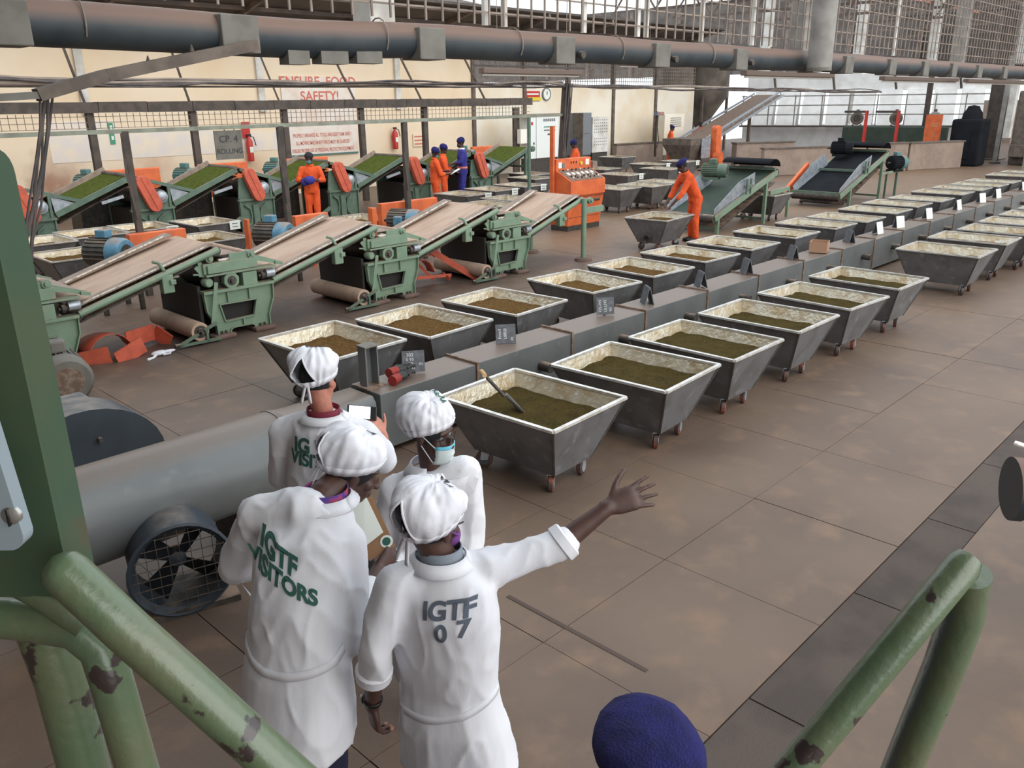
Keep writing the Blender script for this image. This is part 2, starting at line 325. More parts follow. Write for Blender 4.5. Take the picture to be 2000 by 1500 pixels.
# far end: breeze-block screen, open above and beside
fe = struct(B().box((84, 8, 1.2), (.3, 32, 2.4)).build('wall_far', 'conc'), 'low concrete wall closing the far end of the hall')
b = B()
for i in range(60): b.box((83.8, -3+i*.36, 5.2), (.2, .12, 5.6))
for i in range(13): b.box((83.8, 8, 2.6+i*.45), (.2, 24, .2))
o = b.build('breeze_block_screen', 'redbr', fe); o['kind'] = 'stuff'
for v in (-4, 6, 17, 28): B().box((83.6, v, 4.8), (.5, .6, 9.5)).build('end_column', 'brownd', fe)
wb = struct(B().box((-4, 12, 4), (.3, 42, 8)).build('wall_light_block', 'brown'), 'unseen wall added behind the stair to block light')  # unseen wall, added to keep sky light from coming from behind
shade_slab = struct(B().box((-1.1, 4.5, 5.35), (5.8, 12, .25)).build('ceiling', 'brown'), 'unseen slab added over the stair head to shade it')  # unseen slab, added to shade the stair head and the floor by it
for v in (-1, 2, 5, 8): B().box((-1.1, v, 5.1), (5.8, .25, .3)).build('shade_slab_beam', 'brownd', shade_slab)  # beams of the added shading slab
# ------------------------------------------------------------------ overhead pipe with saddles, square bar guard above it
PV = 7.0
pr = root('overhead_pipe', 'thick black overhead pipe, brown with dust on top, running the length of the hall', 'pipe')
b = B(); b.tube([(u, PV, 3.44-.04*math.exp(-((u-4)/1.5)**2)+.006*sin(u*2.3)) for u in np.linspace(-.5, 36, 60)], .168, 18); b.build('pipe_run', 'pipe', pr, True)
for i, (x, y) in enumerate(((10, 60), (472, 84), (845, 86), (1105, 97), (1295, 105), (1450, 112), (1598, 118), (1660, 122), (1745, 126), (1810, 130), (1865, 134), (1915, 137), (1965, 140))):
    u = onY(x, y, PV-.2).x; k = B(); k.box((u, PV-.06, 3.40), (.34, .30, .30)); k.build('pipe_saddle', 'plate', pr, bevel=.01)
    if i in (3, 4, 5): B().cyl((u+.3, PV-.17, 3.36), (u+.3, PV-.23, 3.36), .045, 10).build('pipe_valve', 'grease', pr)
for u in (2.6, 5.4, 7.3, 9.2, 11.4): B().tube([(u+.02*sin(t), PV+.185*sin(t), 3.44+.185*cos(t)) for t in np.linspace(-2.2, 2.2, 12)], .007, 6).build('wire_tie', 'wire', pr)
for x in (580, 650, 718): 
    p = onY(x, 98, PV-.1); B().box((p.x, PV-.05, p.z-.06), (.3 if x > 600 else .22, .16, .12)).build('hanging_plate', 'plate', pr)
gd = root('bar_guard', 'square steel bar guard fence standing above the dusty pipe', 'guard', group=None)
vb = B().box((0, 0, 5.0), (.02, .018, 2.7)).mesh('guard_bar'); vb.materials.append(M_['wire'])
hb = B().box((18, 0, 0), (32, .016, .018)).mesh('guard_bar'); hb.materials.append(M_['wire'])
pb = B().box((0, 0, 5.0), (.06, .05, 2.7)).mesh('guard_post'); pb.materials.append(M_['colw'])
for i in range(11, 150):
    o = bpy.data.objects.new('guard_bar', vb); COL.objects.link(o); o.parent = gd; o.location = (-.6+i*.232, PV+.12, 0)
for i in range(12):
    o = bpy.data.objects.new('guard_bar', hb); COL.objects.link(o); o.parent = gd; o.location = (0, PV+.135, 3.78+i*.21)
for x in (948, 985, 1140, 1245, 1262, 1370, 1470, 1750):
    o = bpy.data.objects.new('guard_post', pb); COL.objects.link(o); o.parent = gd; o.location = (onY(x, 60, PV+.2).x, PV+.2, 0)
for i, (x, w, m, lab) in enumerate(((732, .32, 'colw', 'broad white column rising above the overhead pipe near the safety sign'), (1566, .3, 'colg', 'square grey column above the pipe beside the round one'), (1882, .26, 'colg', 'slim pale column above the pipe over the last trolleys'))):
    u = onY(x, 40, PV+.35).x; c = root('roof_column', lab, 'column', (u, PV+.36, 0)); B().box((0, 0, 5.0), (w, .3, 3.0)).build('shaft', m, c, bevel=.015); B().box((0, 0, 3.52), (w+.08, .36, .06)).build('base_plate', 'plate', c)
u = onY(1607, 60, PV-.45).x; c = root('down_pipe', 'round grey pipe coming down in front of the overhead pipe', 'pipe', (u, PV-.45, 0))
B().cyl((0, 0, 3.28), (0, 0, 6.5), .2, 20).build('shaft', 'colg', c, True); B().cyl((0, 0, 3.26), (0, 0, 3.31), .205, 20).build('end_ring', 'plate', c, True)
# cable tray running down to the corner, hanging cables
tr = root('cable_tray', 'dusty steel cable tray sloping down from the overhead pipe', 'cable tray')
TV = 6.75
a, c, d = onY(498, 88, TV), onY(205, 148, TV), onY(72, 186, TV)
k = B(); k.bar(a, c, .12, .085).bar(c, d, .12, .085); k.build('tray', 'brown', tr)
e_ = onY(-60, 194, TV); B().bar(d, e_, .1, .05).build('tray_end', 'plate', tr)
for (x, y) in ((375, 100), (290, 122)): p = onY(x, y, TV); B().lathe(p, (0, 0, 1), ((-.04, .012), (.0, .02), (.05, .004)), 8).build('bolt', 'brownd', tr)
dr = root('cable_drop', 'bundle of dusty cables dropping from the corner of the sloping tray', 'cables')
for i in range(5):
    p = [onY(x+i*5-8+3*sin(i*2+y*.03), y, TV+.02*i) for x, y in ((88, 190), (84, 250), (78, 320), (66, 400), (52, 470), (45, 640))]
    B().tube(p, .009+.003*(i % 2), 7).build('cable', 'cable', dr, True)
def wavy(name, label, p, q, n, r, amp, grp=None, seed=0, sag=0.0, mats=('cable', 'cable', 'wire')):
    rt = root(name, label, 'cables')
    for i in range(n):
        pts = []
        for t in np.linspace(0, 1, 40):
            c = Vc(p).lerp(Vc(q), t); w = noise.noise(Vc((t*6+seed, i*3.1, 0))); pts.append(c+Vc((0, .04*(i-n/2)*.5, amp*w+.012*(i-n/2)-sag*4*t*(1-t))))
        B().tube(pts, r*(1+.4*(i % 3)), 6).build('cable', mats[i % 3], rt, True)
    return rt
wavy('cable_run', 'sagging bundle of dusty cables strung across in front of the beige wall', (2.2, 13, 3.2), (15.2, 13, 3.18), 7, .014, .1)
wavy('cable_run', 'cables continuing from the dark cable post towards the dryers', (15.4, 13.05, 3.16), (34, 13.05, 3.0), 4, .02, .12, seed=9)
b = B().bar((2, 13, 3.1), (15.3, 13, 3.12), .03); tag(b.build('cable_rail', 'brown'), 'thin steel rail carrying the dusty cable bundle', 'rail')
# posts and rails between the two machine lines
fr = root('green_rail_frame', 'pale green pipe rail on dark posts between the machine lines', 'frame')
b = B().bar((2, 13, 2.47), (15.2, 13, 2.52), .06); b.build('rail', 'pale', fr)
for x in (243, 547, 790): 
    p = onY(x, 262, 13); B().box((p.x, 13, 1.24), (.09, .09, 2.48)).build('post', 'brownd', fr)
    for j in range(2): B().tube([(p.x-.06-.02*j, 12.93, 2.45), (p.x-.08-.02*j, 12.92, 1.9), (p.x-.03, 12.93, 1.2)], .01, 6).build('cable', 'cable', fr, True)
p = onY(1033, 240, 12.6); B().cyl((p.x, 12.6, 0), (p.x, 12.6, 2.5), .04, 10).build('post', 'greend', fr, True)
cp = root('cable_post', 'dark steel post wrapped in cables behind the orange console', 'post')
a, c = onZ(1092, 470, 0), onY(1108, 172, 13); a = Vc((15.05, 13, 0)); c = Vc((15.3, 13, 3.2))
B().bar(a, c, .13, .1).build('post', 'brownd', cp)
for i in range(6): B().tube([a+(c-a)*t+Vc((.09*sin(i*1.1+t*2), -.07-.012*i, .0)) for t in np.linspace(.02, 1, 9)], .016, 6).build('cable', 'cable', cp, True)
# dusty tray with mesh in front of the wall
ty = root('dusty_trough', 'long brown sheet metal trough on dark posts in front of the beige wall', 'trough')
tp = B().box((0, 0, 0), (1.13, .3, .24)).mesh('trough_panel'); tp.materials.append(M_['brownd'])
for i in range(16):
    o = bpy.data.objects.new('trough_panel', tp); COL.objects.link(o); o.parent = ty; o.location = (5.0+i*1.145, 21, 2.80+.006*(i % 2))
b = B()
for i in range(110): b.box((5+i*.16, 20.95, 2.5), (.012, .012, .34))
for i in range(3): b.box((13.8, 20.95, 2.34+i*.13), (17.8, .012, .014))
o = b.build('mesh_strip', 'wire', ty); o['kind'] = 'stuff'
for x in (175, 376, 555, 705, 829): p = onY(x, 230, 21); B().box((p.x, 21, 1.35), (.16, .14, 2.7)).build('post', 'brownd', ty)
for i, (x0, y0, x1, y1) in enumerate(((112, 62, 166, 203), (330, 86, 371, 202), (508, 108, 546, 200), (645, 98, 694, 199), (775, 98, 824, 197), (900, 100, 948, 196))):
    B().bar(onY(x0, y0, 21.2), onY(x1, y1, 21), .05).build('hanger_rod', 'brownd', ty)
for (x0, y0, x1, y1, v, lab) in ((940, 143, 1132, 143, 12.4, 'dusty hanging lamp batten over the cable post'), (1210, 128, 1277, 128, 19, 'small brown lamp batten hanging by the wire mesh opening'),
        (1452, 148, 1625, 148, 9.6, 'dusty lamp batten hanging below the round grey pipe'), (1722, 158, 1868, 156, 9.0, 'grey lamp batten hanging in front of the dryers'), (1886, 160, 2010, 162, 8.4, 'pale lamp batten hanging at the far end of the pipe')):
    p, q = onY(x0, y0, v), onY(x1, y1, v); z = (p.z+q.z)/2; l = root('hanging_lamp', lab, 'lamp', ((p.x+q.x)/2, v, z)); w = abs(q.x-p.x)
    B().box((0, 0, .03), (w, .16, .1)).build('batten', 'lampr', l, bevel=.01); B().cyl((-w/2+.05, 0, -.045), (w/2-.05, 0, -.045), .022, 10).build('lamp_tube', 'tube', l, True)
    B().box((0, 0, .12), (w*1.1, .04, .03)).build('hanger_bar', 'brownd', l)
    for s in (-1, 1): B().cyl((s*w*.35, 0, .12), (s*w*.35, 0, 2.5), .008, 6).build('drop_rod', 'wire', l)
# ------------------------------------------------------------------ fermenting trolleys
RA, RB, RZ, BA, BB, BZ = .92, 1.15, .63, .47, .82, .15
def dim(z): t = (z-BZ)/(RZ-BZ); return BA+(RA-BA)*t, BB+(RB-BB)*t
def rect(a, b, z): return [Vc((s*a/2, t*b/2, z)) for s, t in ((-1, -1), (1, -1), (1, 1), (-1, 1))]
def caster(parent, x, y, ang):
    c = B(); d = Vc((cos(ang), sin(ang), 0)); n = Vc((-sin(ang), cos(ang), 0)); w = Vc((x, y, .072))
    for s in (-1, 1): c.add([w+n*(s*.026)+d*(-.03), w+n*(s*.026)+d*.03, w+n*(s*.026)+d*.02+Vc((0, 0, .085)), w+n*(s*.026)-d*.055+Vc((0, 0, .085))], [(0, 1, 2, 3)])
    c.box(w+Vc((0, 0, .083))-d*.015, (.08, .06, .008), (d, n, UPZ)); f = c.build('caster', 'galv', parent)
    mo = f.modifiers.new('t', 'SOLIDIFY'); mo.thickness = .004
    B().lathe(w-n*.02, n, ((0, .02), (0, .062), (.006, .072), (.038, .072), (.044, .062), (.044, .02)), 18).build('wheel', 'orangew', f, True)
    B().lathe(w-n*.024, n, ((0, .012), (0, .045), (.048, .045), (.048, .012)), 14).build('wheel_hub', 'galv', f, True)
def make_trolley():
    r = root('fermenting_trolley', 'x', 'trolley')
    b = B(); R = [rect(BA, BB, BZ), rect(RA, RB, RZ)]
    b.rings(R, caps=False); b.add(R[0], [(3, 2, 1, 0)]); b.build('hopper', 'steel', r)
    b = B(); a0, b0 = dim(.40); b.rings([rect(a0-.012, b0-.012, .40), rect(RA-.012, RB-.012, RZ)], caps=False); li = b.build('lining', 'lining', r)
    b = B(); w = .035
    for (p, q) in (((-1, -1), (1, -1)), ((1, -1), (1, 1)), ((1, 1), (-1, 1)), ((-1, 1), (-1, -1))):
        P, Q = Vc((p[0]*RA/2, p[1]*RB/2, RZ)), Vc((q[0]*RA/2, q[1]*RB/2, RZ)); b.bar(P, Q, .034, .02)
    b.build('rim', 'rim', r)
    for s, t in ((-1, -1), (1, -1), (1, 1), (-1, 1)): B().bar((s*BA/2, t*BB/2, BZ), (s*RA/2*1.002, t*RB/2*1.002, RZ-.01), .012, .012).build('corner_seam', 'grease', r)
    for s, t, a in ((-1, -1, .6), (1, -1, .3), (1, 1, 1.2), (-1, 1, 2.2)): caster(r, s*(BA/2-.04), t*(BB/2-.06), a)
    B().lathe((0, BB/2+.04, .24), (0, 1, 0), ((0, .075), (.05, .075), (.05, .09), (.065, .09), (.065, .06), (.02, .06)), 16).build('air_socket', 'grease', r, True)
    return r
TEA = {}
def tea(kind, k):
    key = (kind, k)
    if key in TEA: return TEA[key]
    b = B(); n, m = 17, 19; zt = (.525, .50, .515)[k]; vs = []
    for i in range(n):
        for j in range(m):
            x, y = i/(n-1)*2-1, j/(m-1)*2-1
            z = zt+.02*noise.noise(Vc((x*3+k*9, y*3, 1)))+.012*noise.noise(Vc((x*9, y*9+k*5, 2)))+.02*(1-max(abs(x), abs(y))**3)
            a, c = dim(z); vs.append(Vc((x*(a/2-.004), y*(c/2-.004), z)))
    b.add(vs, [(i*m+j, (i+1)*m+j, (i+1)*m+j+1, i*m+j+1) for i in range(n-1) for j in range(m-1)])
    me = b.mesh('tea_leaves'); me.materials.append(M_[kind]); me.polygons.foreach_set('use_smooth', [True]*len(me.polygons)); TEA[key] = me; return me
TR0 = make_trolley(); used = [0]
def trolley(u, v, deg, label, grp, kind='teab', tlabel=None, k=None):
    r = TR0 if not used[0] else copy_tree(TR0); used[0] += 1
    r.location = (u, v, 0); r.rotation_euler = (0, 0, radians(deg)); tag(r, label, 'trolley', grp)
    if kind:
        o = bpy.data.objects.new('tea_leaves', tea(kind, used[0] % 3 if k is None else k)); COL.objects.link(o); o.location = (u, v, 0); o.rotation_euler = (0, 0, radians(deg))
        tag(o, tlabel or ('fermenting tea heaped inside the '+label), 'tea', 'tea in the trolleys', 'stuff')
        w = o['label'].split(); o['label'] = ' '.join(w[:16])
    return r
RR = [(4.5, 4.14, 3), (5.73, 4.03, 3.5), (6.87, 4.02, 0), (8.14, 4.02, 0), (9.42, 3.99, -4.5), (10.77, 3.99, -2), (13.61, 3.93, 0), (15.05, 3.95, 1), (16.27, 3.86, 0), (17.5, 3.88, 1), (18.75, 3.86, 0), (20.0, 3.84, 0)]
for i, (u, v, a) in enumerate(RR):
    lab = 'steel trolley with a scoop standing in it, beside the masked visitor' if i == 0 else (f'{ORD[i]} steel trolley in the aisle row, counting from the visitors' if i < 6 else f'{ORD[i-6]} trolley beyond the gap in the aisle row')
    trolley(u, v, a, lab, 'trolleys in the aisle row', 'teag' if i < 6 else 'teab', tlabel=f'dark green-brown tea in the {ORD[i]} trolley of the aisle row')
LL = [(3.94, 7.33), (5.05, 7.24), (6.26, 7.22), (7.74, 7.22), (9.0, 7.23), (10.33, 7.27), (11.63, 7.28), (13.12, 7.29), (14.53, 7.22), (15.69, 7.14), (17.2, 7.17), (18.55, 7.22), (19.8, 7.15), (21.5, 7.22), (22.75, 7.17), (23.95, 7.1), (25.15, 7.1), (27.4, 7.2), (28.7, 7.15)]
for i, (u, v) in enumerate(LL):
    trolley(u+.47, v-.585, (2, 3, 3.5, -4, -3, -2, 0)[min(i, 6)], f'{ORD[i]} steel trolley in the row between duct and rolling machines', 'trolleys between duct and machines', 'teab', tlabel=f'brown tea heaped in the {ORD[i]} trolley between duct and machines')
CC = [(5.6, 16.2, 0, 'trolley behind the blue motor, in front of the far rolling machines'), (6.58, 16.25, -2, 'trolley touching the dark post in front of the far machines'), (7.72, 16.0, 2, 'trolley with a pale slip hung on its corner'),
      (6.8, 14.0, 2, 'trolley beside the orange guard of the second blue motor'), (4.5, 14.05, 0, 'trolley with shiny stained lining just behind the first brown belt'), (4.62, 15.95, 0, 'trolley half hidden by the green stair post'),
      (10.0, 13.9, 0, 'trolley behind the second brown belt and the orange guard'), (14.5, 15.7, 3, 'trolley standing below the two orange workers with a slip on it'), (15.78, 15.95, 0, 'trolley at the feet of the worker in blue overalls'),
      (17.05, 16.1, 0, 'trolley left of the pale green rail post'), (13.4, 13.6, 0, 'trolley tucked behind the third brown belt'), (14.5, 14.0, 3, 'trolley beside the base of the cable post'),
      (18.9, 17.4, 0, 'trolley under the end of the last green tea belt'), (20.0, 18.4, 0, 'trolley in front of the white electrical cabinet'), (17.95, 14.75, 0, 'trolley behind the orange console near the cable post'), (28, 21.0, 0, 'tall looking trolley below the perforated panel'), (25.6, 17.7, 0, 'trolley in the middle of the waiting group by the wall'),
      (21.5, 15.95, 0, 'trolley with a white slip just beyond the console'), (20.25, 13.55, 0, 'trolley next to the bending worker, third of three'), (18.0, 13.6, 0, 'trolley beside the orange console showing its wheels'), (19.12, 13.4, 0, 'trolley between two others right of the console'),
      (24.1, 16.2, 0, 'trolley behind the bending worker with a slip'), (27.4, 17.6, 0, 'trolley in front of the worker with the shovel'), (29.7, 15.7, 0, 'trolley standing beyond the green sifting belt'), (22.9, 17.9, 0, 'trolley at the back of the waiting group')]
for (u, v, a, lab) in CC: trolley(u, v, a, lab, 'trolleys among the machines', 'teab', tlabel='brown tea in the '+lab[:70])
trolley(14.02, 9.42, 96, 'turned trolley that the bending worker is filling, its socket facing out', 'trolleys among the machines', 'teab', tlabel='brown tea in the turned trolley by the bending worker')
trolley(19.1, 9.9, 0, 'trolley parked under the green sifting belt', 'trolleys among the machines', 'teab', tlabel='brown tea in the trolley under the sifting belt')
# paper slips clipped to trolley rims
for i, (u, v, lab) in enumerate(((8.05, 15.4, 'pale slip clipped to the trolley behind the blue motors'), (6.9, 15.66, 'small slip on the trolley behind the dark post'), (14.82, 15.11, 'pale slip on the trolley below the two orange workers'), (16.05, 15.36, 'slip on the trolley at the feet of the worker in blue'), (17.35, 15.51, 'slip on the trolley beside the pale green rail post'), (21.75, 15.36, 'slip on the trolley just beyond the console'), (24.35, 15.61, 'slip on the trolley behind the bending worker'), (25.85, 17.11, 'slip on the trolley in the middle of the waiting group'), (27.65, 17.01, 'slip on the trolley in front of the shovelling worker'))):
    s = root('paper_slip', lab, 'paper', (u, v, .575))
    B().box((0, 0, 0), (.22, .01, .17)).build('sheet', 'paper', s)
    for k in range(2): B().box((0, -.007, .03-.06*k), (.12, .003, .014)).build('writing', 'inkg', s)
# ------------------------------------------------------------------ air duct between the rows
dk = root('air_duct', 'long grey sheet steel air duct between the two trolley rows', 'duct')
DN, DF, DZ = 5.27, 5.68, .55
seg = [3.85, 4.98, 6.34, 7.65, 8.98, 10.3, 11.65, 13.0, 14.3, 15.6, 17, 18.4, 19.8, 21.2, 22.6, 24, 25.5, 27, 28.5]
for i in range(len(seg)-1):
    u0, u1 = seg[i], seg[i+1]; dz = .012*(i % 2)
    B().box(((u0+u1)/2, (DN+DF)/2, .3+dz/2), (u1-u0-.03, DF-DN, .5+dz)).build('duct_section', 'duct', dk, bevel=.006)
    B().box((u1, (DN+DF)/2, .3+dz/2), (.028, DF-DN+.03, .54+dz)).build('flange', 'rust', dk)
    for s in ((DN-.04,) if i else ()):
        B().cyl(((u0+u1)/2+.2, s+.05, .33), ((u0+u1)/2+.2, s-.1, .33), .05, 12).build('air_outlet', 'grease', dk, True)
for u in seg[1::3]: B().box((u, (DN+DF)/2, .025), (.2, .3, .05)).build('duct_foot', 'grease', dk)
# channel post standing on the duct
c = root('channel_post', 'short grey steel channel upright on the duct end', 'post', (3.95, 5.52, DZ))
b = B(); b.box((0, .05, .18), (.13, .012, .36)).box((-.06, 0, .18), (.012, .1, .36)).box((.06, 0, .18), (.012, .1, .36)); b.build('channel', 'duct', c)
B().box((0, 0, .006), (.2, .19, .012)).build('foot_plate', 'rust', c); B().box((0, 0, .36), (.15, .13, .012)).build('cap_plate', 'plate', c)
# slates with chalk marks on the duct
def slate(u, v, deg, lines, label, tilt=14, w=.2, h=.19, mirror=False):
    s = root('chalk_slate', label, 'slate', (u, v, DZ+.012), radians(deg), 'chalk slates on the duct'); t = radians(tilt); Y = Vc((0, sin(t), cos(t))); X = Vc((1, 0, 0))
    b = B(); b.box(Y*(h/2)+Vc((0, 0, .002)), (w, .012, h), (X, Vc((0, cos(t), -sin(t))), Y)); b.build('board', 'slate', s)
    b = B(); b.bar((0, .012, .01), (0, .085, .004), .03, .006); b.bar((0, .085, .004), Y*(h*.6)+Vc((0, .008, 0)), .03, .006); b.build('stand', 'grease', s)
    for (tx, ty, sz, txt, ang) in lines:
        a = radians(ang); ex, ey = (X*cos(a)+Y*sin(a)), (Y*cos(a)-X*sin(a))
        flat_text(txt, sz, 'chalk', X*tx+Y*ty+Vc((0, -.007, 0)), ex, ey, s, lift=.001)
slate(4.42, 5.5, -36, [(-.03, .155, .042, '303', 0), (-.03, .115, .038, '0 93', 0), (-.02, .078, .036, '10:', 0), (-.02, .04, .036, '1 33', 0), (.065, .07, .036, '91', 0)], 'slate chalked 303 beside the red and black gloves')
slate(5.62, 5.52, -38, [(-.06, .1, .04, 'Emw3', 90), (-.005, .1, .042, 'L8858', 90), (.065, .05, .036, '92', 90)], 'slate with chalk figures facing the aisle, second on the duct')
slate(7.2, 5.5, -40, [(-.06, .1, .04, 'EZL-WS', 90), (-.0, .1, .042, 'L3 L592', 90), (.06, .06, .034, 'M3', 90)], 'slate with chalk figures facing the aisle, third on the duct')
for i, (x, y) in enumerate(((1285, 598), (1404, 568), (1491, 540), (1580, 512), (1662, 475), (1740, 460), (1786, 448), (1858, 432), (1891, 412), (1925, 397), (1962, 388), (1996, 372))):
    p = onZ(x, y, DZ); s = root('tent_slate', f'folded slate standing edge-on on the duct, {ORD[i]} after the chalked ones', 'slate', (p.x, 5.47, DZ+.012), radians(52 if i < 5 else -20+7*(i % 3)), 'tent slates on the duct')
    B().add([(-.1, -.05, 0), (.1, -.05, 0), (.1, 0, .2), (-.1, 0, .2), (-.1, -.058, 0), (.1, -.058, 0), (.1, -.01, .205), (-.1, -.01, .205)], [(0, 1, 2, 3), (7, 6, 5, 4), (0, 4, 5, 1), (1, 5, 6, 2), (2, 6, 7, 3), (3, 7, 4, 0)]).build('face_board', 'slate' if i < 5 else 'paper', s)
    B().add([(-.1, .05, 0), (.1, .05, 0), (.1, 0, .2), (-.1, 0, .2), (-.1, .058, 0), (.1, .058, 0), (.1, .01, .205), (-.1, .01, .205)], [(3, 2, 1, 0), (4, 5, 6, 7), (0, 4, 5, 1), (1, 5, 6, 2), (2, 6, 7, 3), (3, 7, 4, 0)]).build('back_board', 'slate', s)
p = onZ(1622, 495, DZ); c = root('cardboard_box', 'small open brown cardboard box standing on the duct', 'box', (p.x, 5.47, DZ+.013), .3)
b = B()
for q, d in (((0, -.13, .08), (.3, .006, .16)), ((0, .13, .08), (.3, .006, .16)), ((-.15, 0, .08), (.006, .26, .16)), ((.15, 0, .08), (.006, .26, .16)), ((0, 0, .004), (.3, .26, .006))): b.box(q, d)
b.build('carton', 'card', c)
# gloves lying on the duct
def glove(u, v, deg, label, cuff, zt=0.0):
    g = root('work_glove', label, 'glove', (u, v, DZ+.012+zt), radians(deg), 'work gloves on the duct')
    b = B(); b.tube([(-.16, 0, .035), (-.06, 0, .035)], [.045, .04], 12); b.build('cuff', cuff, g, True)
    b = B(); b.ell((0, 0, .035), (.075, .05, .032)); 
    for k, (dy, L) in enumerate(((-.035, .09), (-.012, .11), (.012, .105), (.034, .085))): b.tube([(.04, dy, .036), (.04+L*.5, dy*1.3, .05), (.04+L, dy*1.5, .035)], [.016, .015, .012], 8)
    b.tube([(-.02, .04, .03), (.03, .085, .035), (.07, .09, .03)], [.017, .015, .012], 8); b.build('hand', 'gloveK', g, True)
glove(4.22, 5.42, 20, 'black glove with red cuff lying in front on the duct', 'gloveR'); glove(4.3, 5.53, 10, 'black glove with red cuff lying behind the other by the slate', 'gloveR', .02)
# scoop shovel standing in the first trolley
sh = root('scoop_shovel', 'short shovel with yellow grip stuck in the tea of the first trolley', 'shovel')
a, t = onZ(990, 800, .5), onY(967, 716, 4.42); t = Vc((4.18, 4.36, .86)); a = Vc((4.42, 4.22, .52))
d = (a-t).normalized()
B().tube([t+d*.05, t.lerp(a, .6)], .014, 8).build('shaft', 'grease', sh, True)
x = Vc((d.y, -d.x, 0)).normalized(); B().tube([t-x*.055, t+x*.055], .019, 10).build('grip', 'wood', sh, True); B().tube([t-x*.05, t+d*.06], .008, 6).tube([t+x*.05, t+d*.06], .008, 6).build('grip_fork', 'grease', sh, True)
n = x.cross(d); bl = t.lerp(a, .6); b = B()
b.rings([[bl+d*s*.16+x*(w*k)+n*(.03*(k*k)) for k in (-1, -.5, 0, .5, 1)] for s, w in ((0, .02), (.25, .07), (1.2, .075), (1.5, .04))], caps=False, closed=False); o = b.build('blade', 'steel', sh, True); o.modifiers.new('t', 'SOLIDIFY').thickness = .004
